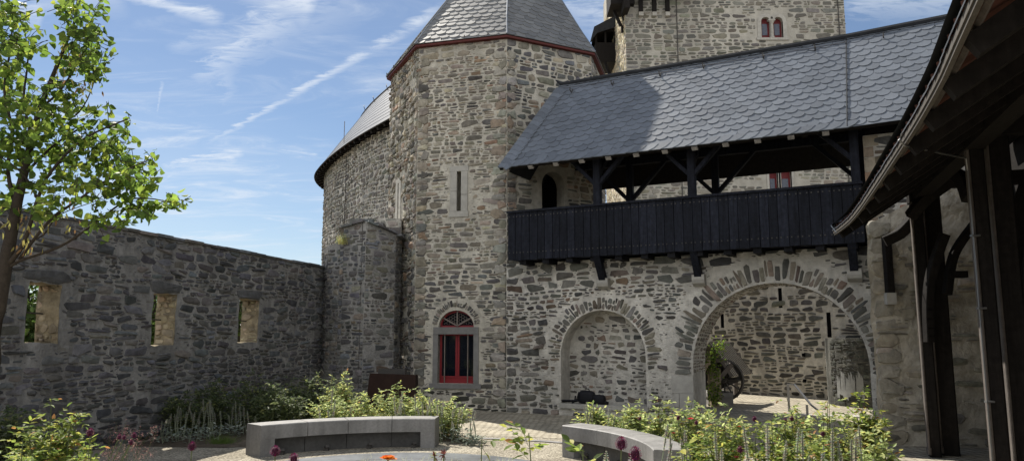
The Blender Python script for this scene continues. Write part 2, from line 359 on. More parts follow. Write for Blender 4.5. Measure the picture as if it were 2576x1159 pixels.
def field(mb, at, u0, u1, v0, v1, seed, cols, rh=(.09, .2), asp=(1.4, 3.4), gap=.022, H=(.006, .026), mi=1, npt=9, ok=None, drop=.04,
          warp=.05, rot=.07, clip=True, split=.35):
    rnd = random.Random(seed); v = v0-.02; ph = rnd.uniform(0, 9)
    cl = (u0+.006, u1-.006, v0, v1) if clip else None
    row = 0
    while v < v1:
        h = rnd.uniform(*rh); u = u0-rnd.uniform(0, .15)
        while u < u1:
            w = h*rnd.uniform(*asp); w = min(w, .62 if rh[1] < .3 else 2)
            r = rnd.random()
            dv = warp*(sin(u*1.1+ph+v*.7)+.5*sin(u*2.7+v*2.1+ph*2))
            cu = u+w/2; cv = v+h/2+dv
            if r > drop:
                if rnd.random() < split and h > rh[0]*1.25:
                    q = rnd.uniform(.35, .65)
                    for (a, b) in ((0, q), (q, 1)):
                        if rnd.random() < .4:
                            s1 = rnd.uniform(.35, .65)
                            for (c_, d_) in ((0, s1), (s1, 1)):
                                colr = cols(cu, cv, rnd) if callable(cols) else pal(cols, rnd)
                                stone_at(mb, at, u+w*(c_+d_)/2, v+dv+h*(a+b)/2, max(.02, w*(d_-c_)-gap), max(.015, h*(b-a)-gap), rnd.gauss(0, rot), rnd, rnd.uniform(*H), colr, mi, max(6, npt-2), cl, ok)
                        else:
                            colr = cols(cu, cv, rnd) if callable(cols) else pal(cols, rnd)
                            stone_at(mb, at, cu, v+dv+h*(a+b)/2, max(.02, w-gap*rnd.uniform(.7, 1.8)), max(.015, h*(b-a)-gap), rnd.gauss(0, rot), rnd, rnd.uniform(*H), colr, mi, npt, cl, ok)
                else:
                    colr = cols(cu, cv, rnd) if callable(cols) else pal(cols, rnd)
                    stone_at(mb, at, cu, cv, max(.02, w-gap*rnd.uniform(.7, 2.0)), max(.015, h-gap*rnd.uniform(.7, 1.6)), rnd.gauss(0, rot), rnd, rnd.uniform(*H), colr, mi, npt, cl, ok)
            u += w
        v += h*rnd.uniform(.94, 1.0); row += 1
def voussoirs(mb, at, cu, cz, r0, r1, a0, a1, seed, cols, tw=.085, H=(.01, .03), mi=1, ok=None):
    rnd = random.Random(seed); a = a0; rm = (r0+r1)/2
    while a < a1:
        t = tw*rnd.uniform(.5, 1.5); da = math.degrees(t/rm); aa = radians(a+da/2)
        ln = (r1-r0)*rnd.uniform(.58, 1.02); rr = r0+.01+ln/2
        if rnd.random() < .3:   # two short stones instead of one long
            for k, s in ((.26, .45), (.76, .45)):
                r_ = r0+ln*k; stone_at(mb, at, cu+r_*cos(aa), cz+r_*sin(aa), ln*s, t-.012, aa+rnd.gauss(0, .08), rnd, rnd.uniform(*H), cols(cu, cz, rnd) if callable(cols) else pal(cols, rnd), mi, 8, None, ok)
        else:
            stone_at(mb, at, cu+rr*cos(aa), cz+rr*sin(aa), ln, t-.012, aa+rnd.gauss(0, .06), rnd, rnd.uniform(*H), cols(cu, cz, rnd) if callable(cols) else pal(cols, rnd), mi, 8, None, ok)
        a += da

DARK = [((.115, .113, .112), 5), ((.085, .086, .09), 4), ((.15, .14, .125), 2), ((.13, .135, .145), 2)]
GREY = [((.135, .13, .118), 5), ((.10, .098, .095), 4), ((.19, .175, .145), 3), ((.16, .13, .10), 1)]
TAN = [((.26, .235, .19), 6), ((.20, .185, .155), 5), ((.34, .295, .225), 3), ((.12, .115, .105), 2.5), ((.25, .175, .125), .9)]
KEEPC = [((.185, .177, .15), 5), ((.145, .14, .125), 4), ((.22, .205, .165), 2)]
RINGC = [((.22, .21, .185), 5), ((.16, .155, .14), 4), ((.27, .25, .21), 2)]
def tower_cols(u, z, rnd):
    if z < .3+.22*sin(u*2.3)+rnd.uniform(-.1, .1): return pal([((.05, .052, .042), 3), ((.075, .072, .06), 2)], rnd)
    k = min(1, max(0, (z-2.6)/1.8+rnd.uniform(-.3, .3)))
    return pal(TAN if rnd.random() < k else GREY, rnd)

# ================================================================== GROUND
mb = MB(); mb.quad((-900, -60, 0), (900, -60, 0), (900, 1500, 0), (-900, 1500, 0)); g = mb.build('ground', 'gravel'); tag(g, kind='structure')
mb = MB()
# cobbled yard: follows the line in front of the tower and runs back through the arch
pv = [(-2.9, 14.9), (-2.0, 14.2), (-.9, 13.85), (.3, 13.7), (1.6, 13.2), (2.6, 12.3), (3.3, 11.2), (3.7, 10.0), (3.9, 8.5), (4.4, 7.6), (9.5, 7.6), (15, 12), (14, 27), (4, 32), (-2.9, 19.4)]
mb.add([(x, y, .004) for x, y in pv], [tuple(range(len(pv)))]); tag(mb.build('cobbled_yard', 'cobbles'), kind='structure')
# pale kerb strip along the gravel circle
mb = MB(); cc = (-1.45, 9.3)
for r0, r1, a0, a1 in ((4.25, 4.4, 78, 30),):
    n = 40
    for i in range(n):
        t0 = radians(a0+(a1-a0)*i/n); t1 = radians(a0+(a1-a0)*(i+1)/n)
        mb.quad((cc[0]+r0*cos(t0), cc[1]+r0*sin(t0), .012), (cc[0]+r1*cos(t0), cc[1]+r1*sin(t0), .012), (cc[0]+r1*cos(t1), cc[1]+r1*sin(t1), .012), (cc[0]+r0*cos(t1), cc[1]+r0*sin(t1), .012))
tag(mb.build('kerb_strip', 'concrete'), kind='structure')
# raised rough soil in the beds
def bed(name, pts, h, seed):
    rnd = random.Random(seed); m = MB(); n = len(pts); cx = sum(p[0] for p in pts)/n; cy = sum(p[1] for p in pts)/n
    rings = []
    for k in range(6):
        s_ = 1-k/6
        rings.append([(cx+(x-cx)*s_, cy+(y-cy)*s_, .006+h*(1-s_**3)+rnd.uniform(-.01, .012)*(k > 0)) for x, y in pts])
    vs = [p for r in rings for p in r]+[(cx, cy, h)]
    fs = [(k*n+i, k*n+(i+1) % n, (k+1)*n+(i+1) % n, (k+1)*n+i) for k in range(5) for i in range(n)]+[(5*n+i, 5*n+(i+1) % n, 6*n) for i in range(n)]
    m.add(vs, fs); return tag(m.build(name, 'soil', smooth=True), kind='structure')
M['soil'] = mat('soil', (.10, .082, .062), .98, False, 9, .35, 1, 30, .1, (1.2, .3), bdist=.03)
bed('planting_soil', [(-6.3, 12.6), (-4.6, 12.4), (-3.2, 12.9), (-1.3, 13.15), (-.7, 13.1), (-.8, 13.9), (-2.2, 14.8), (-3.4, 16.5), (-5.0, 18.5), (-5.6, 16)], .06, 1)
bed('planting_soil', [(.9, 12.0), (1.6, 11.6), (2.0, 10.6), (2.3, 9.2), (2.2, 8.2), (3.4, 7.6), (3.7, 9.2), (3.3, 10.8), (2.4, 12.0), (1.4, 12.7)], .06, 2)
bed('planting_soil', [(-.8, 6.2), (3.8, 6.4), (3.4, 7.4), (1.9, 7.4), (.2, 7.2)], .05, 3)

# ================================================================== LEFT WALL
wl = thing('courtyard_wall', 'dark grey rubble courtyard wall pierced by three small openings, behind the left tree', 'wall', (-6, 14.5, 0))
LW = Frame((-7.2-.2311*8, 9.6-8.0), (-4.80, 19.98))
LWH = 3.52
holes = []
for (xa, ya, xb, yb) in ((66, 711, 150, 863), (382, 738, 441, 869), (600, 752, 650, 860)):
    ua, za = LW.px(xa, (ya+yb)/2); ub, zb_ = LW.px(xb, (ya+yb)/2); xm = (xa+xb)/2
    _, zt = LW.px(xm, ya); _, z0 = LW.px(xm, yb)
    holes.append((ua, ub, z0, zt))
mb = MB(); hl = []
for k, (ua, ub, z0, zt) in enumerate(holes):
    r = random.Random(k+5); hp = []
    for (a, b, c, d) in ((ua, z0, ub, z0), (ub, z0, ub, zt), (ub, zt, ua, zt), (ua, zt, ua, z0)):
        for i in range(5):
            t = i/5; hp.append((a+(c-a)*t+r.uniform(-.018, .018), b+(d-b)*t+r.uniform(-.018, .018)))
    hl.append(hp)
skin(mb, LW, [(0, 0), (LW.L, 0), (LW.L, LWH), (0, LWH)], hl)
skin(mb, LW, [(0, 0), (LW.L, 0), (LW.L, LWH), (0, LWH)], hl, h=-.42, flip=True)
jamb(mb, LW, [(0, 0), (LW.L, 0), (LW.L, LWH), (0, LWH)], 0, -.42)
inh = lambda u, v, g=.0: any(a-g < u < b+g and c-g < v < d+g for a, b, c, d in holes)
def okL(u, v): return not any(a-.02 < u < b+.02 and c-.02 < v < d+.2 for a, b, c, d in holes)
field(mb, LW.at, 6.5, LW.L, 0, LWH-.02, 11, DARK, rh=(.07, .19), asp=(1.5, 3.8), gap=.024, H=(.008, .035), ok=okL, drop=.05, warp=.05, rot=.09)
field(mb, LW.at, 6.5, LW.L, 0, LWH-.02, 111, DARK, ok=okL, rh=(.03, .065), asp=(1.4, 4.2), gap=.018, H=(.002, .007), npt=7, drop=.7, rot=.16, warp=.06, split=0)
rnd = random.Random(3)
for a, b, c, d in holes:    # rough lintels
    stone_at(mb, LW.at, (a+b)/2, d+.1, (b-a)+.32, .2, .0, rnd, .035, (.10, .10, .10), 1, 12, None, None)
for k in range(9):          # boulders at the foot
    stone_at(mb, LW.at, 9.5+k*.62+rnd.uniform(-.2, .2), rnd.uniform(.08, .22), rnd.uniform(.2, .42), rnd.uniform(.12, .24), rnd.uniform(-.2, .2), rnd, .12, (.06, .062, .067), 1, 9, None, None)
wb = mb.build('wall_body', ['mortar_grey', 'stone'], wl)
mb = MB()
for k, hp in enumerate(hl): jamb(mb, LW, hp, -.004, -.42)
for k, (a, b, c, d) in enumerate(holes):
    field(mb, lambda u, v, h, q=b: LW.at(q-h, v, -u), .02, .40, c+.03, d-.02, 130+k, [((.30, .25, .17), 4), ((.22, .19, .14), 3), ((.36, .31, .22), 2)], rh=(.09, .2), asp=(.9, 1.8), gap=.02, H=(.004, .03), rot=.12)
mb.build('window_reveal', ['reveal', 'stone'], wl)
mb = MB(); rnd = random.Random(8); u = 5.0
while u < LW.L+.05:
    l = rnd.uniform(.22, .6); z = LWH+rnd.uniform(-.008, .004)
    mb.obox(LW.at(u, z, .05+rnd.uniform(-.02, .02)), LW.d*(l-.012), -LW.n*.54, Vector((0, 0, rnd.uniform(.035, .052))), 0, pal(DARK, rnd)); u += l
mb.build('coping', 'stone', wl)
for a, b, c, d in holes:
    mb = MB(); um = (a+b)/2-.02
    mb.tube([LW.at(um, c, -.3), LW.at(um, d, -.3)], .016, 6); mb.tube([LW.at(a, (c+d)/2+.02, -.3), LW.at(b, (c+d)/2, -.3)], .014, 6)
    mb.build('window_bar', 'iron', wl)

# ================================================================== STUB TURRET between wall and tower
st = thing('turret_stump', 'ruined half-round turret stump with grass tuft on its broken top beside the courtyard wall', 'turret', (-3.9, 19.3, 0))
def poly_wall(mb, pts, tops, seed, cols, **kw):
    for i in range(len(pts)-1):
        fr = Frame(pts[i], pts[i+1]); fr0 = fr
        z0, z1 = tops[i], tops[i+1]
        mb.add([fr.at(0, 0), fr.at(fr.L, 0), fr.at(fr.L, z1), fr.at(0, z0)], ((0, 1, 2, 3),), 0)
        L_ = fr.L
        field(mb, fr.at, 0, fr.L, 0, max(z0, z1), seed+i, cols, ok=lambda u, v: v < z0+(z1-z0)*u/L_-.01, **kw)
pts = [(-4.98, 19.75), (-4.72, 19.3), (-4.35, 19.02), (-4.25, 18.98)]
mb = MB(); kw = dict(rh=(.08, .2), asp=(1.1, 2.6), gap=.026, H=(.008, .03))
poly_wall(mb, pts, [4.0, 4.08, 4.12, 4.1], 20, DARK+GREY, **kw)
mb.add([(p[0], p[1], z) for p, z in zip(pts, [4.0, 4.08, 4.12, 4.1])]+[(-4.2, 22, 4.1), (-5.0, 22, 4.1)], (tuple(range(6)),), 0)
mb.add([(-4.98, 19.75, 0), (-5.0, 22, 0), (-5.0, 22, 4.1), (-4.98, 19.75, 4.0)], ((0, 1, 2, 3),), 0)
pts2 = [(-4.28, 19.4), (-4.27, 19.0), (-3.66, 18.76), (-2.98, 19.2), (-2.88, 19.6)]
tp = [4.35, 4.52, 4.62, 4.34, 4.28]
poly_wall(mb, pts2, tp, 30, DARK+GREY, **kw)
mb.add([(p[0], p[1], z) for p, z in zip(pts2, tp)]+[(-2.9, 22, 4.4), (-4.28, 22, 4.4)], (tuple(range(7)),), 0)
mb.build('wall_body', ['mortar_grey', 'stone'], st)
mb = MB(); mb.obox((-3.52, 19.5, 4.0), (.62, .1, 0), (-.1, .9, 0), (0, 0, .82)); fr = Frame((-3.52, 19.5), (-2.9, 19.6))
field(mb, fr.at, 0, fr.L, 4.2, 4.8, 37, RINGC, rh=(.15, .3), asp=(1, 2))
mb.build('wall_block', ['mortar_light', 'stone'], st)
mb = MB(); rnd = random.Random(5)
for i in range(len(pts2)-1):
    a = Vector((*pts2[i], tp[i])); b = Vector((*pts2[i+1], tp[i+1])); n = max(1, int((b-a).length/.25))
    for k in range(n):
        p = a.lerp(b, k/n); q = a.lerp(b, (k+.95)/n); dz = rnd.uniform(-.01, .03)
        mb.beam(p+Vector((0, .05, dz)), q+Vector((0, .05, dz)), .3, .05, mi=0, col=pal(DARK, rnd))
for k in range(16):
    i = rnd.randrange(len(pts2)-1); a = Vector((*pts2[i], tp[i])).lerp(Vector((*pts2[i+1], tp[i+1])), rnd.random()); w = rnd.uniform(.12, .3)
    mb.obox(a+Vector((-w/2, rnd.uniform(-.04, .1), rnd.uniform(-.03, .02))), (w, rnd.uniform(-.05, .05), 0), (0, .2, 0), (rnd.uniform(-.02, .02), 0, rnd.uniform(.04, .11)), 0, pal(DARK, rnd))
mb.build('coping', 'stone', st)
mb = MB()
for k in range(150):
    p = Vector((-4.28+rnd.gauss(0, .09), 18.93+rnd.uniform(-.05, .1), 4.1+rnd.uniform(-.05, .02))); l = rnd.uniform(.12, .34); d = Vector((rnd.gauss(0, .35), rnd.gauss(-.1, .3), 1)).normalized()
    mb.add([p, p+Vector((.008, 0, 0)), p+d*l+Vector((0, 0, -.02))], ((0, 1, 2),), 0, rnd.choice([(.30, .28, .10), (.20, .25, .07), (.36, .30, .14)]))
tag(mb.build('grass_tuft', 'leaf_matte'), 'yellow-green grass tuft growing on the broken top of the turret stump', 'grass tuft')
mb = MB(); a = aty(912, 575, 18.8); b = aty(905, 985, 18.75); mb.tube([(a.x, 18.79, 4.6), (a.x, 18.8, 2.5), (a.x, 18.79, 0)], .008, 5)
for z in (1, 1.9, 2.8, 3.7, 4.3): mb.obox((a.x-.02, 18.78, z), (.04, 0, 0), (0, .04, 0), (0, 0, .03))
mb.build('lightning_conductor', 'iron', st)

# ================================================================== RING BUILDING
def catmull(P, n):
    out = []
    for i in range(len(P)-1):
        p0 = P[max(i-1, 0)]; p1 = P[i]; p2 = P[i+1]; p3 = P[min(i+2, len(P)-1)]
        for k in range(n):
            t = k/n; out.append(tuple(.5*((2*b)+(-a+c)*t+(2*a-5*b+4*c-d)*t*t+(-a+3*b-3*c+d)*t**3) for a, b, c, d in zip(p0, p1, p2, p3)))
    out.append(tuple(P[-1])); return out
ring = catmull([(-2.6, 20.6), (-3.62, 22.0), (-5.07, 24.19), (-6.2, 26.15), (-7.26, 28.26), (-8.05, 30.3), (-8.35, 32.3), (-8.1, 34.5), (-7.2, 36.8), (-5.6, 38.6)], 6)
class Path:
    def __init__(s, pts):
        s.p = [Vector((x, y, 0)) for x, y in pts]; s.l = [0]
        for a, b in zip(s.p, s.p[1:]): s.l.append(s.l[-1]+(b-a).length)
        s.L = s.l[-1]
        s.t = [(s.p[min(i+1, len(s.p)-1)]-s.p[max(i-1, 0)]).normalized() for i in range(len(s.p))]
    def at(s, u, z, h=0.0):
        u = min(max(u, 0), s.L); i = 0
        while i < len(s.l)-2 and s.l[i+1] < u: i += 1
        k = (u-s.l[i])/(s.l[i+1]-s.l[i]); p = s.p[i].lerp(s.p[i+1], k); t = s.t[i].lerp(s.t[i+1], k).normalized()
        return p+Vector((-t.y, t.x, 0))*h+Vector((0, 0, z))   # h outwards (left of travel)
RG = Path(ring)
if RG.at(5, 0, 1).x > RG.at(5, 0, 0).x: RG.at.__func__  # outward is -x side
rb = thing('curved_castle_wing', 'pale stone curved castle wing with slate roof behind the octagonal tower on the left', 'building', (-5, 26, 0))
EZ = 8.25
mb = MB(); n = 60
for i in range(n):
    u0 = RG.L*i/n; u1 = RG.L*(i+1)/n
    mb.quad(RG.at(u0, 0, -.4), RG.at(u1, 0, -.4), RG.at(u1, EZ+.3, -.4), RG.at(u0, EZ+.3, -.4))
    mb.quad(RG.at(u0, 0, -4.2), RG.at(u1, 0, -4.2), RG.at(u1, EZ+.3, -4.2), RG.at(u0, EZ+.3, -4.2))
for u in (0, RG.L): mb.quad(RG.at(u, 0, -.4), RG.at(u, 0, -4.2), RG.at(u, EZ+.3, -4.2), RG.at(u, EZ+.3, -.4))
field(mb, lambda u, v, h: RG.at(u, v, h-.4), .2, RG.L, 2.4, EZ+.05, 50, RINGC, rh=(.09, .21), asp=(1.0, 2.4), gap=.03, H=(.01, .045), npt=8, rot=.2, split=.2)
mb.build('wall_body', ['mortar_light', 'stone'], rb)
mb = MB(); rnd = random.Random(2); rows = 12; RI = 1.75; RH = 2.5; u = .0
def rr(u, s, h=0.0): return RG.at(u, EZ+RH*s, -RI*s)+Vector((0, 0, h))
for r in range(rows):
    s0 = r/rows; s1 = min(1, (r+1.25)/rows); u = -.2*(r % 2)
    while u < RG.L:
        w = .26; a = max(u, 0); b = min(u+w-.006, RG.L)
        if b > a:
            k = rnd.uniform(.8, 1.2); c = (.085*k, .085*k, .085*k)
            mb.add([rr(a, s0, .035), rr(b, s0, .035), rr(b, s1, .012), rr(a, s1, .012), rr(a, s0, .01), rr(b, s0, .01)], ((0, 1, 2, 3), (4, 5, 1, 0)), 0, c)
        u += w
for i in range(n):
    u0 = RG.L*i/n; u1 = RG.L*(i+1)/n
    mb.quad(rr(u0, 0, -.03), rr(u1, 0, -.03), rr(u1, 1, -.03), rr(u0, 1, -.03), 1)
    a0, a1 = RG.at(u0, EZ-.0, -4.2), RG.at(u1, EZ, -4.2)
    mb.quad(rr(u0, 1), rr(u1, 1), a1, a0, 1)
mb.build('roof', ['slate', 'slate_top'], rb)
mb = MB(); mb.tube([rr(RG.L*i/50, 1.0, .02) for i in range(51)], .05, 6); mb.build('ridge_cap', 'slate_top', rb)
mb = MB(); u = .3
while u < RG.L:
    p = RG.at(u, EZ-.06, -.02); q = RG.at(u, EZ+.16, -.55); mb.beam(p, q, .11, .12); u += .5
mb.tube([RG.at(RG.L*i/60, EZ-.01, .02) for i in range(61)], .028, 6)
mb.build('rafter_ends', 'darkwood', rb)
mb = MB()
for i in range(n):
    u0 = RG.L*i/n; u1 = RG.L*(i+1)/n; mb.quad(RG.at(u0, EZ+.03, -.02), RG.at(u1, EZ+.03, -.02), RG.at(u1, EZ+.25, -.42), RG.at(u0, EZ+.25, -.42))
mb.build('eave_soffit', 'red_dull', rb)
for u in (2.4, 4.2, 6.0, 7.6, 9.0):
    mb = MB(); p = rr(u, .92, .03); mb.tube([p, p+Vector((-.04, -.1, .14)), p+Vector((-.05, -.02, .22))], .014, 5); mb.build('snow_hook', 'iron', rb)
mb = MB(); p = RG.at(6.5, EZ+.2, -.2); mb.tube([p, p+Vector((0, 0, .9))], .012, 5); mb.build('lightning_rod', 'iron_light', rb)
mb = MB(); c_ = RG.at(7.0, 0, -.36); mb.tube([RG.at(6.6, 8.1, -.33), RG.at(6.6, 4, -.33)], .014, 5); mb.build('lightning_conductor', 'iron', rb)

# ================================================================== SLATE FACE
def slates(mb, O, U, V, poly, tw, th, seed, skew=.05, base=(.085, .09, .10), var=.22, lift=.019, mi=0, flip=1):
    rnd = random.Random(seed); O = Vector(O); U = Vector(U).normalized(); V = Vector(V).normalized(); Nn = U.cross(V).normalized()
    if Nn.z < 0: Nn = -Nn
    us = [p[0] for p in poly]; vs_ = [p[1] for p in poly]; u0, u1, v0, v1 = min(us), max(us), min(vs_), max(vs_)
    nr = int((v1-v0)/th)+3; ncol = int((u1-u0)/tw)+4
    for r in range(-int(abs(skew)*(u1-u0)/th)-2, nr+1):
        for c in range(-2, ncol):
            uu = u0+c*tw+(r*.42 % 1)*tw+rnd.uniform(-.01, .01); vv = v0+r*th+skew*(uu-u0)
            T = th*1.55
            pts = [(0, T), (0, .42*th), (.10*tw, .17*th), (.30*tw, .03*th), (.55*tw, -.02*th), (.8*tw, .06*th), (.97*tw, .30*th), (tw*1.02, .55*th), (tw*1.02, T)]
            if flip < 0: pts = [(tw-a, b) for a, b in pts][::-1]
            tl = rnd.uniform(-.005, .005)
            P = [(uu+a, vv+b, lift*(1-.85*max(0, b)/T)+tl*a/tw+.001*rnd.random()) for a, b in pts]
            P = clip_convex(P, poly)
            if len(P) < 3: continue
            n = len(P); k = rnd.uniform(1-var, 1+var); col = tuple(x*k for x in base)
            V3 = [O+U*a+V*b+Nn*h for a, b, h in P]; V4 = [O+U*a+V*b+Nn*max(0, h-.022) for a, b, h in P]
            mb.add(V3+V4, [tuple(range(n))]+[(i, n+i, n+(i+1) % n, (i+1) % n) for i in range(n)], mi, col)

# ================================================================== OCTAGONAL TOWER
OC = Vector((-.2, 21.3, 0))
oc = [(2.12, 19.39), (-.13, 18.2), (-2.42, 18.85), (-3.53, 21.26)]
oc += [(2*OC.x-x, 2*OC.y-y) for x, y in oc]
oc[7] = (2.70, 21.5)
TZ = 9.28
tw_ = thing('octagonal_tower', 'octagonal rubble-stone tower with steep slate pyramid roof and red eave board in the middle', 'tower', (OC.x, OC.y, 0))
mb = MB()
faces = {}
# opening outlines
frF = Frame(oc[2], oc[1], out=(0, -1))     # front face, u from left to right
frL = Frame(oc[3], oc[2], out=(-1, 0)); frR = Frame(oc[1], oc[0], out=(1, -1))
wu0, wz0 = frF.px(1101, 963); wu1, _ = frF.px(1191, 963); _, wz1 = frF.px(1146, 840); _, lz0 = frF.px(1146, 822); _, lz1 = frF.px(1146, 780)
wc = (wu0+wu1)/2; wr = (wu1-wu0)/2; yr = (lz1-lz0)/wr
win_hole = [(wu0, wz0), (wu1, wz0), (wu1, lz0)]+[(wc+wr*cos(a), lz0+wr*yr*sin(a)) for a in [pi*i/14 for i in range(1, 14)]]+[(wu0, lz0)]
su0, sz0 = frF.px(1149, 531); su1, sz1 = frF.px(1161, 431)
slit = [(su0, sz0), (su1, sz0), (su1, sz1), (su0, sz1)]
lu0, lz_0 = frL.px(1012, 620); 
dl0, dz0 = frR.px(1364, 600); dl1, _ = frR.px(1422, 600); _, dtop = frR.px(1393, 432); GFZ = 3.55
dc = (dl0+dl1)/2; dr = (dl1-dl0)/2
door = [(dl0, GFZ), (dl1, GFZ), (dl1, dtop-dr)]+[(dc+dr*cos(a), dtop-dr+dr*sin(a)) for a in [pi*i/10 for i in range(1, 10)]]+[(dl0, dtop-dr)]
suL, szL0 = frL.px(1008, 550); suR, szL1 = frL.px(1012, 420)
slitL = [(1.0, 4.7), (1.13, 4.7), (1.13, 5.9), (1.0, 5.9)]
for i in range(8):
    a, b = oc[i], oc[(i+1) % 8]
    if i == 1: fr = frF; hs = [win_hole, slit]
    elif i == 2: fr = frL; hs = [slitL]
    elif i == 0: fr = frR; hs = [door]
    else:
        fr = Frame(a, b, out=((a[0]+b[0])/2-OC.x, (a[1]+b[1])/2-OC.y)); hs = []
    skin(mb, fr, [(0, 0), (fr.L, 0), (fr.L, TZ), (0, TZ)], hs)
    for h_ in hs: jamb(mb, fr, h_, 0, -.42)
def okF(u, v):
    if wu0-.16 < u < wu1+.14 and wz0-.14 < v < lz0+.02: return False
    if hypot(u-wc, (v-lz0)) < wr+.22 and v > lz0-.02: return False
    if su0-.19 < u < su1+.19 and sz0-.14 < v < sz1+.12: return False
    return True
fk = dict(rh=(.065, .18), asp=(1.3, 3.6), gap=.02, H=(.006, .024), warp=.03, rot=.05)
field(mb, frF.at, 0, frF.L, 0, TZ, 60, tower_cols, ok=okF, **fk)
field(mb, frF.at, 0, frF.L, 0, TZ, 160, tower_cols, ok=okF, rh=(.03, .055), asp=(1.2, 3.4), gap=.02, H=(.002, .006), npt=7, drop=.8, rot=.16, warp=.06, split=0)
voussoirs(mb, frF.at, wc, lz0, wr+.015, wr+.2, 8, 172, 66, GREY, tw=.062, ok=lambda u, v: hypot(u-wc, v-lz0) > wr+.01)
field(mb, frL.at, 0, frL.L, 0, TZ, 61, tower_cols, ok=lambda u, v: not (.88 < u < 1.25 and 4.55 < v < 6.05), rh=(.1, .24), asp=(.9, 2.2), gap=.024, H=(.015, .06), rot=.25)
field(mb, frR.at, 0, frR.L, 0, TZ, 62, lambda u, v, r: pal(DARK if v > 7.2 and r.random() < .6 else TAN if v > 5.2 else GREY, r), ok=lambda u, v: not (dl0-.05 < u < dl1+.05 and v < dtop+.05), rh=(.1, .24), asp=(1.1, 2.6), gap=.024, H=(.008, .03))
rq = random.Random(19); zq = .1; kq = 0
while zq < 8.9:
    hq = rq.uniform(.14, .30); wq = rq.uniform(.3, .45) if kq % 2 else rq.uniform(.16, .26); cq = pal([((.30, .285, .25), 3), ((.24, .225, .19), 3), ((.27, .22, .17), 1)], rq, .15)
    for f_, uc in ((frF, frF.L-wq/2), (frL, frL.L-.12)): stone_at(mb, f_.at, uc, zq+hq/2, wq if f_ is frF else .24, hq-.015, 0, rq, .03, cq, 1, 12, (0, f_.L, 0, 20), None if zq > 5.5 or f_ is frL else (lambda u, v: True))
    stone_at(mb, frR.at, .14, zq+hq/2, .26, hq-.015, 0, rq, .03, cq, 1, 12, (0, frR.L, 0, 20), None); stone_at(mb, frF.at, wq/2, zq+hq/2, .62-wq, hq-.015, 0, rq, .03, pal(TAN, rq), 1, 12, (0, 9, 0, 20), None)
    zq += hq; kq += 1
fr7 = Frame(oc[0], oc[7], out=(1, 0)); field(mb, fr7.at, 0, fr7.L, 3.5, TZ, 63, RINGC, rh=(.1, .24), asp=(1.1, 2.6))
mb.build('wall_body', ['mortar_warm', 'stone'], tw_)
# door void
mb = MB(); skin(mb, frR, door, [], h=-.4); mb.build('doorway', 'void', tw_)
# dressed slit frames
def slit_frame(fr, u0, u1, z0, z1, nm='slit_window', b=.17, dep=.03, mats=('dressed', 'void')):
    m = MB()
    mid = (z0+z1)/2
    for (a, c, d, e) in ((u0-b, u0, z0, mid-.004), (u0-b, u0, mid+.004, z1), (u1, u1+b, z0, mid-.1), (u1, u1+b, mid-.09, z1), (u0-b-.02, u1+b+.02, z1+.004, z1+.13), (u0-b-.02, u1+b+.02, z0-.15, z0-.004)):
        m.obox(fr.at(a, d, dep), fr.d*(c-a), -fr.n*.2, Vector((0, 0, e-d)), 0)
    m.add([fr.at(u0-.01, z0, -.4), fr.at(u1+.01, z0, -.4), fr.at(u1+.01, z1, -.4), fr.at(u0-.01, z1, -.4)], ((0, 1, 2, 3),), 1)
    return m.build(nm, list(mats), tw_)
slit_frame(frF, su0, su1, sz0, sz1); slit_frame(frL, 1.0, 1.13, 4.7, 5.9)
# arched red window
ww = MB()
jw = .13
ww.obox(frF.at(wu0-jw, wz0, .025), frF.d*jw, -frF.n*.3, Vector((0, 0, wz1-wz0))); ww.obox(frF.at(wu1, wz0, .025), frF.d*jw, -frF.n*.3, Vector((0, 0, wz1-wz0)))
ww.obox(frF.at(wu0-.12, wz1, .035), frF.d*(wu1-wu0+.24), -frF.n*.3, Vector((0, 0, lz0-wz1-.002))); ww.obox(frF.at(wu0-.2, wz0-.12, .05), frF.d*(wu1-wu0+.4), -frF.n*.3, Vector((0, 0, .118)))
surround = ww.build('window_surround', 'dressed_grey', tw_)
win = MB(); d0 = -.12
def fbox(m, u0, u1, z0, z1, h0, t, mi=0): m.obox(frF.at(u0, z0, h0), frF.d*(u1-u0), -frF.n*t, Vector((0, 0, z1-z0)), mi)
fw = .05
fbox(win, wu0, wu0+fw, wz0, wz1, d0, .08); fbox(win, wu1-fw, wu1, wz0, wz1, d0, .08); fbox(win, wu0+fw, wu1-fw, wz1-fw*.7, wz1, d0, .08)
fbox(win, wu0+fw, wu1-fw, wz0, wz0+.17, d0, .08); fbox(win, wc-.05, wc-.004, wz0+.17, wz1-fw*.7, d0+.004, .08); fbox(win, wc+.004, wc+.05, wz0+.17, wz1-fw*.7, d0+.004, .08)
fbox(win, wu0, wu1, wz0+.13, wz0+.15, d0+.012, .03)
# lunette frame: arc ribs
lun = [(wc+wr*cos(a), lz0+wr*yr*sin(a)) for a in [pi*i/20 for i in range(21)]]; lin = [(wc+(wr-.05)*cos(a), lz0+.04+(wr*yr-.09)*sin(a)) for a in [pi*i/20 for i in range(21)]]
for i in range(20):
    win.add([frF.at(*lun[i], d0+.01), frF.at(*lun[i+1], d0+.01), frF.at(*lin[i+1], d0+.01), frF.at(*lin[i], d0+.01), frF.at(*lin[i+1], d0-.04), frF.at(*lin[i], d0-.04)], ((0, 1, 2, 3), (3, 2, 4, 5)), 0)
fbox(win, wu0+.02, wu1-.02, lz0, lz0+.04, d0+.012, .05)
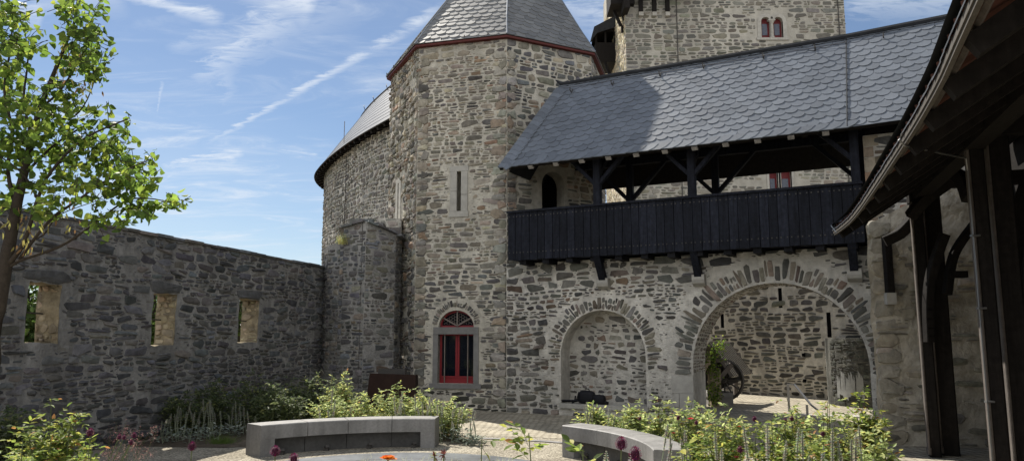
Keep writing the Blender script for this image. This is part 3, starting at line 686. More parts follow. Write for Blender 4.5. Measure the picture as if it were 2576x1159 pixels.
# quarter panels left and right of the honeycomb lights
wo = win.build('window', 'red', tw_)
m2 = MB(); fbox(m2, wu0+fw, wc-.05, wz0+.17, wz1-fw*.7, d0-.03, .01); fbox(m2, wc+.05, wu1-fw, wz0+.17, wz1-fw*.7, d0-.03, .01)
skin(m2, frF, lin, [], h=d0-.035); m2.build('pane', 'glass', wo)
m2 = MB()
for uu in (wu0+.16, wu1-.16): m2.tube([frF.at(uu, wz0-.02, -.03), frF.at(uu, wz1+.02, -.03)], .014, 6)
m2.build('window_bar', 'iron_light', wo)
m2 = MB()   # honeycomb lattice
s6 = .042
for i in range(-10, 11):
    for j in range(0, 9):
        cx = wc+i*s6*1.5; cz = lz0+.03+j*s6*1.73+(i % 2)*s6*.87
        if hypot((cx-wc)/(wr-.1), (cz-lz0)/(wr*yr-.1)) > 1 or cz < lz0+.05: continue
        for k in range(3):
            a = radians(60*k); b = radians(60*k+60)
            m2.beam(frF.at(cx+s6*cos(a), cz+s6*sin(a), d0-.02), frF.at(cx+s6*cos(b), cz+s6*sin(b), d0-.02), .008, .008, up=tuple(frF.n))
m2.build('lattice', 'iron_light', wo)
m2 = MB()
for a in (35, 90, 145):
    a = radians(a); m2.beam(frF.at(wc, lz0+.03, d0+.03), frF.at(wc+(wr-.01)*cos(a), lz0+(wr*yr-.01)*sin(a), d0+.03), .03, .03, up=tuple(frF.n))
m2.build('glazing_bar', 'iron_light', wo)
# roof: flared pyramid
apex = Vector((OC.x+.16, OC.y-.1, 14.1)); RSC = [(1.045, 9.25), (.90, 9.93), (0.0, 14.1)]
mb = MB()
def rp(i, lv):
    s_, z = RSC[lv]; x, y = oc[i % 8]
    return Vector((OC.x+(x-OC.x)*s_, OC.y+(y-OC.y)*s_, z)) if lv < 2 else apex.copy()
for i in range(8):
    for lv in (0, 1):
        A = rp(i+1, lv); B = rp(i, lv); Cc = rp(i, lv+1); D = rp(i+1, lv+1)
        if (B-A).cross(D-A).z < 0: A, B, Cc, D = B, A, D, Cc
        U = (B-A).normalized(); Nn = U.cross(D-A).normalized(); V = Nn.cross(U)
        q = [((p-A).dot(U), (p-A).dot(V)) for p in ((A, B, Cc, D) if lv == 0 else (A, B, apex))]
        mb.add([p-Nn*.012 for p in ((A, B, Cc, D) if lv == 0 else (A, B, apex))], (tuple(range(4 if lv == 0 else 3)),), 1)
        if i in (7, 0, 1, 2): slates(mb, A, U, V, q, .27, .175, 70+i*3+lv, skew=-.08, base=(.15, .15, .145), flip=1 if i == 0 else -1)
        else: slates(mb, A, U, V, q, .5, .35, 70+i, skew=.08)
mb.build('roof', ['slate', 'slate_top'], tw_)
mb = MB()
for i in (7, 0, 1, 2, 3):    # lead hips
    for lv in (0, 1):
        a = rp(i, lv); b = rp(i, lv+1); mb.tube([a+Vector((0, 0, .02)), b+Vector((0, 0, .02))], .022, 5)
mb.build('hip_flashing', 'zinc', tw_)
mb = MB()
for i in range(8):
    a0 = rp(i, 0); b0 = rp(i+1, 0); k = .975
    def sc2(p, s_, z): return Vector((OC.x+(p.x-OC.x)*s_, OC.y+(p.y-OC.y)*s_, z))
    mb.quad(sc2(a0, .995, 9.185), sc2(b0, .995, 9.185), sc2(b0, .995, 9.24), sc2(a0, .995, 9.24))
    mb.quad(sc2(a0, .995, 9.185), sc2(b0, .995, 9.185), sc2(b0, .93, 9.17), sc2(a0, .93, 9.17))
mb.build('eave_board', 'red_dull', tw_)
for t in (.2, .45, .7, .95):
    for i in (1, 2):
        mb = MB(); p = rp(i, 0).lerp(rp(i+1, 0), t); mb.tube([p+Vector((0, -.02, .06)), p+Vector((0, -.1, .0)), p+Vector((0, -.12, .05))], .012, 5); mb.build('gutter_hook', 'iron', tw_)

# ================================================================== ARCHED WALL
G = Frame((-.13, 18.1), (-.13+.8871*10, 18.1-.4616*10))
aw = thing('arched_wall', 'rubble wall with large round gateway arch and smaller blind niche beneath the black timber gallery', 'wall', (3.5, 16.2, 0))
AC, AZ, AR = 6.10, 1.15, 1.68
NC, NZ, NR = 2.40, 1.34, 1.00
GL = 7.95; GT = 3.48
arch = [(AC-AR, 0)]+[(AC-AR, AZ)]+[(AC+AR*cos(radians(a)), AZ+AR*sin(radians(a))) for a in range(172, 0, -8)]+[(AC+AR, AZ), (AC+AR, 0)]
outer = [(0, 0)]+arch+[(GL, 0), (GL, GT), (0, GT)]
niche = [(NC-NR, .22), (NC+NR, .22), (NC+NR, NZ)]+[(NC+NR*cos(radians(a)), NZ+NR*sin(radians(a))) for a in range(9, 180, 9)]+[(NC-NR, NZ)]
WD = 1.05
mb = MB()
skin(mb, G, outer, [niche]); skin(mb, G, outer, [], h=-WD, flip=True); jamb(mb, G, arch, 0, -WD, closed=False)
jamb(mb, G, niche, 0, -.5); skin(mb, G, niche, [], h=-.5)
mb.quad(G.at(0, GT), G.at(GL, GT), G.at(GL, GT, -WD), G.at(0, GT, -WD))
def okG(u, v):
    if hypot(u-AC, v-AZ) < AR+.54 and v > AZ-.1: return False
    if abs(u-AC) < AR+.03 and v <= AZ: return False
    if hypot(u-NC, v-NZ) < NR+.34 and v > NZ-.1: return False
    if abs(u-NC) < NR+.03 and .1 < v <= NZ: return False
    if AC-AR-.47 < u < AC-AR and .22 < v < .92: return False
    return True
VC = [((.15, .143, .126), 4), ((.10, .098, .092), 3), ((.215, .19, .155), 3), ((.19, .15, .12), 1)]
GC = [((.14, .135, .122), 5), ((.095, .092, .087), 4), ((.19, .17, .14), 3), ((.165, .12, .09), .8)]
field(mb, G.at, 0, GL, 0, GT, 80, GC, rh=(.07, .24), asp=(1.2, 3.0), gap=.028, H=(.008, .04), ok=okG, drop=.03, warp=.045, rot=.1, split=.4)
field(mb, G.at, 0, GL, 0, GT, 180, GC, ok=okG, rh=(.03, .055), asp=(1.2, 3.4), gap=.02, H=(.002, .006), npt=7, drop=.8, rot=.16, warp=.06, split=0)
field(mb, lambda u, v, h: G.at(u, v, h-.5), NC-NR, NC+NR, .26, NZ+NR, 183, GC, ok=lambda u, v: v < NZ or hypot(u-NC, v-NZ) < NR-.02, rh=(.03, .055), asp=(1.2, 3.2), gap=.02, H=(.002, .006), npt=7, drop=.88, rot=.16, warp=.06, split=0)
voussoirs(mb, G.at, AC, AZ, AR+.02, AR+.54, -4, 184, 81, VC, tw=.108)
voussoirs(mb, G.at, NC, NZ, NR+.01, NR+.36, -4, 184, 82, VC, tw=.085)
# niche back and its reveal
field(mb, lambda u, v, h: G.at(u, v, h-.5), NC-NR, NC+NR, .26, NZ+NR, 83, GC, rh=(.09, .2), asp=(1.1, 2.6), gap=.04, H=(.006, .02), drop=.08, rot=.15, warp=.05,
      ok=lambda u, v: v < NZ or hypot(u-NC, v-NZ) < NR-.02)
def arch_in(u, v, h):    # stones on the underside of the big arch: u = along arc from left foot, v = depth
    s1 = AZ
    if u < s1: return G.at(AC-AR+h, u, -v)
    a = pi-(u-s1)/AR
    if a > 0: return G.at(AC+(AR-h)*cos(a), AZ+(AR-h)*sin(a), -v)
    return G.at(AC+AR-h, AZ-(u-s1-pi*AR), -v)
RC = [((.22, .195, .155), 4), ((.17, .15, .125), 3), ((.2, .14, .115), 1)]
rnd = random.Random(84); u = 1.0
field(mb, lambda u, v, h: arch_in(v, u, h), .02, WD-.02, 1.0, AZ*2+pi*AR-.1, 85, RC, rh=(.07, .13), asp=(1.2, 2.6), gap=.03, H=(.004, .015), rot=.1, warp=.02)
mb.build('wall_body', ['mortar_light', 'stone'], aw)
mb = MB()
for (a, b, c, d) in ((AC-AR-.46, AC-AR-.004, .58, .93), (AC-AR-.3, AC-AR-.004, .0, .575), (AC-AR-.42, AC-AR-.3-.01, .30, .575)):
    mb.obox(G.at(a, c, .02), G.d*(b-a), -G.n*.4, Vector((0, 0, d-c)))
mb.obox(G.at(AC-AR-.28, 0, -.42), G.d*.276, -G.n*.5, Vector((0, 0, .9)))
mb.build('quoin_stones', 'dressed', aw)
mb = MB(); mb.obox(G.at(NC-NR-.02, .17, .07), G.d*(2*NR+.06), -G.n*.55, Vector((0, 0, .10))); mb.build('niche_seat', 'dressed', aw)
for uu in (2.50, 4.63, 7.62):
    mb = MB(); prof = [(0, 2.84), (.05, 2.8), (.17, 2.86), (.2, 2.93), (.2, 3.04), (0, 3.04)]
    w_ = .26; vs = [G.at(uu-w_/2, z, h) for h, z in prof]+[G.at(uu+w_/2, z, h) for h, z in prof]; n6 = 6
    mb.add(vs, [(i, (i+1) % n6, n6+(i+1) % n6, n6+i) for i in range(n6)]+[(0, 1, 2, 3, 4, 5), (11, 10, 9, 8, 7, 6)]); mb.build('corbel', 'dressed', aw)

# ================================================================== TIMBER GALLERY
ga = thing('timber_gallery', 'black-stained timber gallery with plank parapet under a fish-scale slate roof', 'gallery', tuple(G.at(4, 3.5, .5)))
BK = (.012, .0135, .020)
def gb(m, u0, u1, w0, w1, z0, z1, col=BK, mi=0):   # w = depth behind wall face
    m.obox(G.at(u0, z0, -w0), G.d*(u1-u0), -G.n*(w1-w0), Vector((0, 0, z1-z0)), mi, col)
U0, U1 = .33, 7.86
mb = MB(); rnd = random.Random(9); u = U0
boards = []
while u < U1-.02:
    w = rnd.uniform(.17, .215); w = min(w, U1-u); k = rnd.uniform(.75, 1.4); o_ = rnd.uniform(-.004, .004)
    gb(mb, u+.0055, u+w-.0055, -.56+o_, -.525+o_, 3.50+rnd.uniform(-.012, .006), 4.60, (BK[0]*k, BK[1]*k, BK[2]*k)); boards.append((u, w)); u += w
gb(mb, U0, U1, -.523, -.50, 3.52, 4.59, (.006, .006, .008))
mb.build('parapet', 'blackwood', ga)
mb = MB(); gb(mb, U0-.02, U1+.02, -.60, -.46, 4.602, 4.65); mb.build('handrail', 'blackwood', ga)
mb = MB()
for u, w in boards:
    for z in (3.66, 4.5):
        for du in (.04, w-.04):
            mb.obox(G.at(u+du-.008, z, .572), G.d*.024, -G.n*.012, Vector((0, 0, .024)), 0, (.05, .055, .07))
tag(mb.build('nail_heads', 'iron', ga), kind='stuff')
mb = MB(); gb(mb, U0, U1, -.50, 1.9, 3.52, 3.60); mb.build('floor', 'blackwood', ga)
u = .6
while u < 7.8: mb = MB(); gb(mb, u, u+.16, -.49, 1.9, 3.40, 3.515, (.012, .012, .014)); mb.build('floor_joist', 'blackwood', ga); u += .58
mb = MB(); gb(mb, U0, U1, 1.85, 1.9, 3.5, 4.62); mb.build('rear_parapet', 'blackwood', ga)
PU = (2.53, 4.64, 7.77)
for w_ in (-.46, 1.80):
    for i, uu in enumerate(PU):
        mb = MB(); a = G.at(uu, 4.65 if w_ < 0 else 3.6, -w_); mb.beam(a, G.at(uu, 6.12, -w_), .16, .16, up=tuple(G.d), col=BK, ch=.012); mb.build('post', 'blackwood', ga)
        for s in (-1, 1):
            if i == 2 and s > 0: continue
            mb = MB(); mb.beam(G.at(uu+s*.05, 5.12, -w_), G.at(uu+s*.92, 6.03, -w_), .09, .13, up=tuple(G.n), col=BK, ch=.01); mb.build('brace', 'blackwood', ga)
        mb = MB()
        if w_ < 0: mb.beam(G.at(uu, 5.35, .40), G.at(uu, 5.95, -.25), .10, .11, up=tuple(G.d), col=BK); mb.build('brace', 'blackwood', ga)
for w_ in (-.46, 1.80):
    mb = MB(); gb(mb, U0+.2, 7.9, w_-.08, w_+.08, 6.0, 6.16); mb.build('wall_plate', 'blackwood', ga)
for uu in PU+(1.2, 3.6, 5.7, 6.7):
    mb = MB(); gb(mb, uu-.07, uu+.07, -.46, 1.8, 6.161, 6.29); mb.build('tie_beam', 'darkwood', ga)
for uu in (2.50, 4.63, 7.62):
    mb = MB(); mb.beam(G.at(uu, 2.98, .10), G.at(uu, 3.56, .50), .15, .15, up=tuple(G.d), col=BK); mb.build('strut', 'blackwood', ga)
# roof
EW, EVZ, RW, RVZ = -1.0, 5.60, .70, 7.95     # eave depth/height, ridge depth/height
def gp(u, w, z): return G.at(u, z, -w)
KU = 7.70
dirk = Vector((G.d.x*cos(radians(-5))-G.d.y*sin(radians(-5)), G.d.x*sin(radians(-5))+G.d.y*cos(radians(-5)), 0))
Aa = gp(.33, EW, EVZ); Bb = gp(KU, EW, EVZ); Cc = gp(KU, RW, RVZ); Dd = gp(1.12, RW, RVZ)
Ea = Bb+dirk*4.6; Eb = Cc+dirk*4.6
mb = MB()
def slope(A, B, C_, D, seed, skew, front=True):
    U = (B-A).normalized(); Nn = U.cross(D-A).normalized(); V = Nn.cross(U)
    q = [((p-A).dot(U), (p-A).dot(V)) for p in (A, B, C_, D)]
    nn = Nn if Nn.z > 0 else -Nn
    mb.add([p-nn*.003 for p in (A, B, C_, D)], ((0, 1, 2, 3),), 1)
    mb.add([p-nn*.075 for p in (A, B, C_, D)], ((0, 1, 2, 3),), 2)
    mb.add([A-nn*.003, B-nn*.003, B-nn*.075, A-nn*.075], ((0, 1, 2, 3),), 2)
    if front: slates(mb, A, U, V, q, .235, .178, seed, skew=skew, base=(.115, .128, .147), var=.15)
slope(Aa, Bb, Cc, Dd, 90, .13); slope(Bb, Ea, Eb, Cc, 91, .11)
# small hipped end
bkA = gp(.33, 2.4, EVZ)
mb.add([Aa, Dd, bkA], ((0, 1, 2),), 1)
slope(gp(KU, 2.4, EVZ), gp(.33, 2.4, EVZ), Dd, Cc, 92, 0, False); slope(gp(KU, 2.4, EVZ)+dirk*4.6, gp(KU, 2.4, EVZ), Cc, Eb, 93, 0, False)
mb.build('roof', ['slate', 'slate_top', 'darkwood'], ga)
# border slates at the hip and along the eave (larger, angled)
mb = MB(); rnd = random.Random(77)
Ue = (Bb-Aa).normalized(); Ns = Ue.cross(Dd-Aa).normalized(); Ns = Ns if Ns.z > 0 else -Ns; Vs = Ns.cross(Ue); Vs = Vs if Vs.z > 0 else -Vs
u = 0.0
Ltot = (Bb-Aa).length
while u < Ltot-.1:
    p = Aa+Ue*u; k = rnd.uniform(.85, 1.2); c = (.115*k, .128*k, .147*k)
    sh = [(0, -.02), (.24, -.035), (.36, .03), (.44, .14), (.34, .16), (.12, .13)]
    vs = [p+Ue*a+Vs*b+Ns*(.030+.010*(a/.4)) for a, b in sh]+[p+Ue*a+Vs*b+Ns*.012 for a, b in sh]
    mb.add(vs, [tuple(range(6))]+[(i, 6+i, 6+(i+1) % 6, (i+1) % 6) for i in range(6)], 0, c); u += .255
hd = (Dd-Aa); hl_ = hd.length; hd = hd.normalized(); hs = Ns.cross(hd).normalized(); hs = hs if hs.dot(Ue) > 0 else -hs
u = .05
while u < hl_-.2:
    p = Aa+hd*u; k = rnd.uniform(.85, 1.2); c = (.115*k, .128*k, .147*k)
    sh = [(-.03, -.05), (.12, -.04), (.27, -.12), (.33, .02), (.3, .1), (-.03, .17)]
    vs = [p+hs*a+hd*b+Ns*(.036-.008*(b/.17)) for a, b in sh]+[p+hs*a+hd*b+Ns*.010 for a, b in sh]
    mb.add(vs, [tuple(range(6))]+[(i, 6+i, 6+(i+1) % 6, (i+1) % 6) for i in range(6)], 0, c); u += .15
mb.build('border_slates', 'slate', ga)
mb = MB(); mb.tube([Bb+Ns*.03, Cc+Ns*.03], .012, 5); mb.build('kink_flashing', 'slate_top', ga)
mb = MB(); ridge_pts = [Dd+Vector((-.09, .03, .16)), Dd+Vector((.03, 0, .06)), Dd+G.d*.3+Vector((0, 0, .03))]+[Dd.lerp(Cc, t)+Vector((0, 0, .04)) for t in (.15, .5, 1)]+[Eb+Vector((0, 0, .04))]
mb.tube(ridge_pts, [.015, .045, .055, .06, .06, .06, .06], 7); mb.build('ridge_cap', 'slate_top', ga)
for t, s_ in ((1.55, .86), (2.6, .87), (3.75, .89), (4.75, .90), (6.05, .90), (7.1, .90), (8.4, .9)):
    mb = MB(); p = gp(t, EW+(RW-EW)*s_, EVZ+(RVZ-EVZ)*s_)+Ns*.03
    mb.tube([p+Vs*.14, p, p+Ns*.09-Vs*.02, p+Ns*.13+Vs*.04], .013, 5); mb.build('snow_hook', 'iron', ga)
mb = MB(); mb.tube([gp(1.3+i*.8, EW+(RW-EW)*.93, EVZ+(RVZ-EVZ)*.93)+Ns*(.05-.012*(i % 2)) for i in range(9)], .006, 4); mb.build('lightning_conductor', 'iron', ga)
u = .5
while u < 7.7:
    mb = MB()
    f_ = min(1.0, max(.05, (u-.36)/.76)); a = gp(u, EW+.04, EVZ-.06); b = a.lerp(gp(u, RW, RVZ-.16), f_); mb.beam(a, b, .09, .12, up=tuple(G.d)); mb.build('rafter', 'palewood', ga); u += .62

# ================================================================== END BUILDING and PORCH BACK WALL
eb = thing('gable_house', 'warm plastered stone house wall closing the courtyard on the right behind the porch posts', 'house', (7.5, 13, 0))
E3 = Frame(tuple(G.at(7.93, 0, .42)[:2]), tuple(G.at(12.5, 0, .42)[:2]))
mb = MB(); H3 = 5.55
mb.obox(E3.at(0, 0), E3.d*E3.L, -E3.n*2.4, Vector((0, 0, H3)))
field(mb, E3.at, .17, 1.6, 3.6, H3, 95, GREY+[((.24, .15, .10), 3)], rh=(.1, .22), asp=(1.2, 3), gap=.03)
mb.build('wall_body', ['mortar_light', 'stone'], eb)
mb = MB(); rnd = random.Random(4); z = 3.3; k = 0
while z < H3-.05:
    h = rnd.uniform(.18, .3); w = .26 if k % 2 else .17; h = min(h, H3-z)
    mb.obox(E3.at(-.004, z, .012), E3.d*w, -E3.n*.3, Vector((0, 0, h-.012)), 0, rnd.choice([(.25, .2, .15), (.28, .19, .13), (.3, .26, .2), (.26, .21, .16)])); z += h; k += 1
mb.build('quoin_stones', 'stone', eb)
# porch back wall / pier
W2 = Frame((5.97, 12.62), (9.0, 12.25))
mb = MB(); HB = 3.72
# uneven skin
nu, nz_ = 44, 46
vs = []
for j in range(nz_+1):
    for i in range(nu+1):
        u = W2.L*i/nu; z = (3.6+.52*max(0, u-.0))*j/nz_; b_ = noise.fractal(Vector((u*1.6, z*3.4, 3)), 1.0, 2.0, 4)*.035
        vs.append(W2.at(u+(noise.noise(Vector((3, z*2.2, 0)))*.035 if i == 0 else 0), z, b_ if i > 0 else 0))
mb.add(vs, [(j*(nu+1)+i, j*(nu+1)+i+1, (j+1)*(nu+1)+i+1, (j+1)*(nu+1)+i) for j in range(nz_) for i in range(nu)])
for j in range(nz_):   # left return to the arched wall
    a = Vector(vs[j*(nu+1)]); b = Vector(vs[(j+1)*(nu+1)]); mb.quad(a, b, b+Vector((.93, 1.66, 0)), a+Vector((.93, 1.66, 0)))
PC = [((.36, .33, .27), 4), ((.27, .25, .205), 3), ((.18, .17, .15), 2)]
field(mb, W2.at, .1, 3.4, .05, HB-.4, 96, PC, rh=(.08, .22), asp=(1.6, 4), gap=.05, H=(.022, .045), drop=.62, rot=.06, clip=False)
rnd = random.Random(12); z = 0.0; k = 0
while z < HB-.1:
    h = rnd.uniform(.2, .36); w = rnd.uniform(.3, .5)
    stone_at(mb, W2.at, w/2+.02, z+h/2, w, h-.02, 0, rnd, .035, rnd.choice([(.40, .37, .31), (.34, .315, .26), (.37, .33, .26)]), 1, 12, None, None); z += h
mb.build('wall_body', ['plaster_stone', 'stone'], eb)
_u, _ = W2.px(2229, 740); 
mb = MB(); c0 = W2.px(2240, 750, .1); mb.obox(W2.at(c0[0]-.075, c0[1]-.1, .16), W2.d*.15, -W2.n*.17, Vector((0, 0, .19))); mb.build('corbel', 'dressed', eb)

# ================================================================== PORCH (open timber hall on the right)
po = thing('timber_porch', 'dark timber-framed open porch with red tile roof looming over the right side', 'porch', (6.5, 9, 0))
EVE = 3.40
epx = [(2100, 584), (2150, 541), (2265, 370), (2353, 222), (2404, 112), (2454, 0)]
ep = [gz(x, y, EVE) for x, y in epx]; e_far = ep[0]+(ep[0]-ep[1]).normalized()*.02; e_near = ep[-1]+(ep[-1]-ep[-2]).normalized()*2.2
EP = Path(catmull([(p.x, p.y) for p in [e_far]+ep[1:]+[e_near]], 6))
PIT = radians(33); ax_ = Vector((.32, .948, 0))
def rf(s, r, h=0.0): return EP.at(s, EVE+r*sin(PIT)+h*cos(PIT), r*cos(PIT)-h*sin(PIT))
RL = 7.0
mb = MB(); r0_ = .02; ns = int(EP.L/.04)
while r0_ < RL:
    r1_ = r0_+.40; va = []; vb = []
    for i in range(ns+1):
        s_ = EP.L*i/ns; wv = .032*sin(2*pi*s_/.24); wv = wv if wv > 0 else wv*.4
        va.append(rf(s_, r0_, .055+wv)); vb.append(rf(s_, r1_, .022+wv))
    mb.add(va+vb, [(i, i+1, ns+2+i, ns+1+i) for i in range(ns)])
    vc = [rf(EP.L*i/ns, r0_, .035+(.032*sin(2*pi*(EP.L*i/ns)/.24) if sin(2*pi*(EP.L*i/ns)/.24) > 0 else .0128*sin(2*pi*(EP.L*i/ns)/.24))) for i in range(ns+1)]
    mb.add(va+vc, [(i, i+1, ns+2+i, ns+1+i) for i in range(ns)]); r0_ += .34
mb.build('roof_tiles', 'tile_red', po)
mb = MB(); nn_ = 40
for i in range(nn_):
    a, b = EP.L*i/nn_, EP.L*(i+1)/nn_
    mb.quad(rf(a, .0, .12), rf(b, .0, .12), rf(b, RL, .12), rf(a, RL, .12))
    mb.quad(rf(a, RL, .12), rf(b, RL, .12), rf(b, RL, .12)+Vector((3, -1, -3.5)), rf(a, RL, .12)+Vector((3, -1, -3.5)))
mb.build('roof_cover', 'slate_top', po)
mb = MB(); r0_ = .12
while r0_ < RL:
    mb.tube([rf(EP.L*i/24, r0_, .0) for i in range(25)], .022, 4); r0_ += .34
mb.build('battens', 'greywood', po)
s_ = .15
while s_ < EP.L:
    mb = MB(); mb.beam(rf(s_, .02, -.08), rf(s_, RL, -.08), .10, .13, up=(0, 0, 1)); mb.build('rafter', 'darkwood', po); s_ += .82
mb = MB()     # weathered eaves board under the tile noses
for i in range(nn_):
    a, b = EP.L*i/nn_, EP.L*(i+1)/nn_
    for (h0, h1, d0_, d1_) in ((-.02, .025, -.02, .015), (-.045, -.021, -.01, .02)):
        A = [EP.at(q, EVE+z, d) for q in (a, b) for z in (h0, h1) for d in (d0_, d1_)]
        mb.add(A, ((0, 1, 3, 2), (4, 6, 7, 5), (0, 4, 5, 1), (2, 3, 7, 6), (0, 2, 6, 4), (1, 5, 7, 3)))
mb.build('eaves_board', 'barge', po)
mb = MB(); rnd = random.Random(6); s_ = 0.0    # slate noses lapping over the board
while s_ < EP.L-.2:
    k = rnd.uniform(.8, 1.2); w = rnd.uniform(.17, .22); dz = rnd.uniform(0, .012)
    a, b = EP.at(s_, EVE+.03+dz, -.036), EP.at(s_+w, EVE+.038+dz, -.03); c_, d_ = rf(s_+w, .5, .13), rf(s_, .5, .12)
    mb.add([a, b, c_, d_, a-Vector((0, 0, .014)), b-Vector((0, 0, .014))], ((0, 1, 2, 3), (0, 4, 5, 1)), 0, (.07*k, .075*k, .085*k)); s_ += w*.96
mb.build('eaves_slates', 'slate', po)
mb = MB(); a = aty(2090, 566, 11.85); b = aty(2168, 531, 12.2); c = aty(2104, 583, 11.75); e = aty(2170, 545, 12.1)
mb.add([a, b, e, c, a+Vector((0, 0, -.02)), c+Vector((0, 0, -.02))], ((0, 1, 2, 3), (0, 3, 5, 4)))
for t in (.3, .6): mb.tube([a.lerp(c, t)+Vector((0, 0, .006)), b.lerp(e, t)+Vector((0, 0, .006))], .008, 4)
mb.build('eave_flashing', 'zinc', po)
# posts
def px_post(x0, y0, x1, y1, Y, w, dd, nm='post', m='darkwood', zmin=0.0):
    a = aty(x0, y0, Y); b = aty(x1, y1, Y); X = (a.x+b.x)/2
    mb = MB(); 
    base = Vector((X, Y, zmin)); top = Vector((X, Y, a.z)); mb.beam(base, top, w, dd, up=tuple(ax_), ch=.025)
    o = mb.build(nm, m, po)
    return X, a.z
LIGHT = 'greywood'
def lit_edge(X, Y, w, z0, z1):   # paler strip imitating sky light on the post's open edge, ending in a notch
    mb = MB(); mb.beam(Vector((X-w/2-.018, Y-.02, z0)), Vector((X-w/2-.018, Y-.02, z1)), .032, .12, up=tuple(ax_), ch=.01)
    mb.beam(Vector((X-w/2-.02, Y-.03, z0-.1)), Vector((X-w/2-.02, Y-.03, z0)), .05, .14, up=tuple(ax_), ch=.015); return mb.build('post_lit_strip', LIGHT, po)
PL0 = Vector((6.30, 11.62, 0)); 
def post_at(xl, xr, Y):
    return (aty(xl, 1159, Y).x+aty(xr, 1159, Y).x)/2, aty(xr, 1159, Y).x-aty(xl, 1159, Y).x
YA = 11.5; YB = 8.4
for (xl, xr, Y, zt, lit) in ((2340, 2366, YA, 4.25, 1), (2371, 2412, YA+.15, 4.45, 1), (2499, 2536, YB, 4.5, 1), (2552, 2604, YB+.15, 4.8, 1)):
    X, w = post_at(xl, xr, Y)
    mb = MB(); mb.beam((X, Y, .0), (X, Y, zt), w, .2, up=tuple(ax_), ch=.02); mb.build('post', 'darkwood', po); lit_edge(X, Y, w, .14, zt-.45)
XC = post_at(2499, 2536, YB)[0]
def curved_brace(pts, w, nm='brace', m='darkwood'):
    mb = MB(); pts = catmull([tuple(p) for p in pts], 5)
    for a, b in zip(pts, pts[1:]): mb.beam(a, Vector(b)+(Vector(b)-Vector(a))*.12, w, w*1.1, up=(0, 1, 0), ch=.01)
    return mb.build(nm, m, po)
curved_brace([aty(2225, 607, 12.0), aty(2262, 588, 11.9), aty(2300, 548, 11.7)], .16)
curved_brace([aty(2338, 860, 11.1), aty(2335, 760, 11.1), aty(2345, 680, 11.1), aty(2376, 590, 11.0)], .12)
curved_brace([aty(2382, 740, 11.3), aty(2400, 640, 11.3), aty(2450, 565, 11.2)], .11)
curved_brace([aty(2538, 830, 9.4), aty(2540, 700, 9.4), aty(2560, 560, 9.4), aty(2600, 430, 9.3)], .16)
curved_brace([aty(2290, 545, 11.4), aty(2330, 500, 11.2), aty(2400, 450, 11.0)], .16)
curved_brace([aty(2440, 500, 9.6), aty(2420, 450, 9.8), aty(2380, 430, 10.2)], .15)
mb = MB(); a = W2.at(c0[0], c0[1]+.09, .1); mb.beam(a, a+Vector((0, 0, .95)), .12, .12, up=(0, 1, 0), ch=.01); mb.build('wall_post', 'darkwood', po)
mb = MB(); a = aty(2385, 690, 11.3); mb.beam(a, a+Vector((.26, 0, 0)), .14, .1); mb.build('bracket', 'darkwood', po)
mb = MB(); pd = Vector((-.337, -1, 0)).normalized()
a = Vector((6.42, 11.9, 3.95)); mb.beam(a, a+pd*9, .2, .22); mb.build('wall_plate', 'darkwood', po)
mb = MB(); a = Vector((7.9, 11.9, 4.9)); mb.beam(a, a+pd*9, .2, .22); mb.build('purlin', 'darkwood', po)
for s_ in (.35, 3.6, 6.4):
    mb = MB(); a = Vector((6.42, 11.9, 4.12))+pd*s_; mb.beam(a-Vector((.5, -.17, 0)), a+Vector((3.2, -1.08, 0)), .18, .2); mb.build('tie_beam', 'darkwood', po)
mb = MB()
mb.obox((8.2, 12.3, 0), pd*11, (.1, 0, 0), (0, 0, 7))
mb.build('plank_wall', 'darkwood', po)
# lightning conductor: loop at the verge, then down the near post
mb = MB(); xc = XC-.15
Ye = gz(2280, 352, EVE).y
mb.tube([aty(2293, 312, Ye-.1), aty(2268, 338, Ye-.1), aty(2262, 352, Ye-.08), aty(2276, 366, Ye-.05), aty(2340, 380, Ye+.9), aty(2430, 398, YB-.2)]+[Vector((xc, YB-.1, z)) for z in (3.6, 2.2, 0.0)], .009, 6)
for z in (1.05, 2.05, 2.85): mb.obox((xc-.02, YB-.12, z), (.09, 0, 0), (0, .05, 0), (0, 0, .02))
mb.build('lightning_conductor', 'steel', po)

# ================================================================== KEEP
kp = thing('castle_keep', 'tall square castle keep of coursed grey-brown stone rising behind the gallery roof', 'keep', (13, 47, 0))
KF = Frame((6.62, 42.0), (19.45, 42.0)); KLf = Frame((6.75, 53.0), (6.62, 42.0), out=(-1, 0)); KZ = 26
mb = MB()
bif = []
for (xa, xb) in ((1916, 1937), (1947, 1968)):
    u0, z0 = KF.px(xa, 96); u1, z1 = KF.px(xb, 44); r = (u1-u0)/2
    bif.append([(u0, z0), (u1, z0), (u1, z1-r)]+[((u0+u1)/2+r*cos(a), z1-r+r*sin(a)) for a in [pi*i/10 for i in range(1, 10)]]+[(u0, z1-r)])
low = []
for (xa, xb) in ((1937, 1956), (1967, 1990)):
    u0, z0 = KF.px(xa, 500); u1, z1 = KF.px(xb, 425); low.append([(u0, z0), (u1, z0), (u1, z1), (u0, z1)])
skin(mb, KF, [(0, 0), (KF.L, 0), (KF.L, KZ), (0, KZ)], bif+low)
for h_ in bif+low: jamb(mb, KF, h_, 0, -.45)
skin(mb, KLf, [(0, 0), (KLf.L, 0), (KLf.L, KZ), (0, KZ)], [])
mb.quad((19.45, 42, 0), (19.6, 53, 0), (19.6, 53, KZ), (19.45, 42, KZ)); mb.quad((6.75, 53, 0), (19.6, 53, 0), (19.6, 53, KZ), (6.75, 53, KZ))
mb.quad((6.62, 42, KZ), (19.45, 42, KZ), (19.6, 53, KZ), (6.75, 53, KZ))
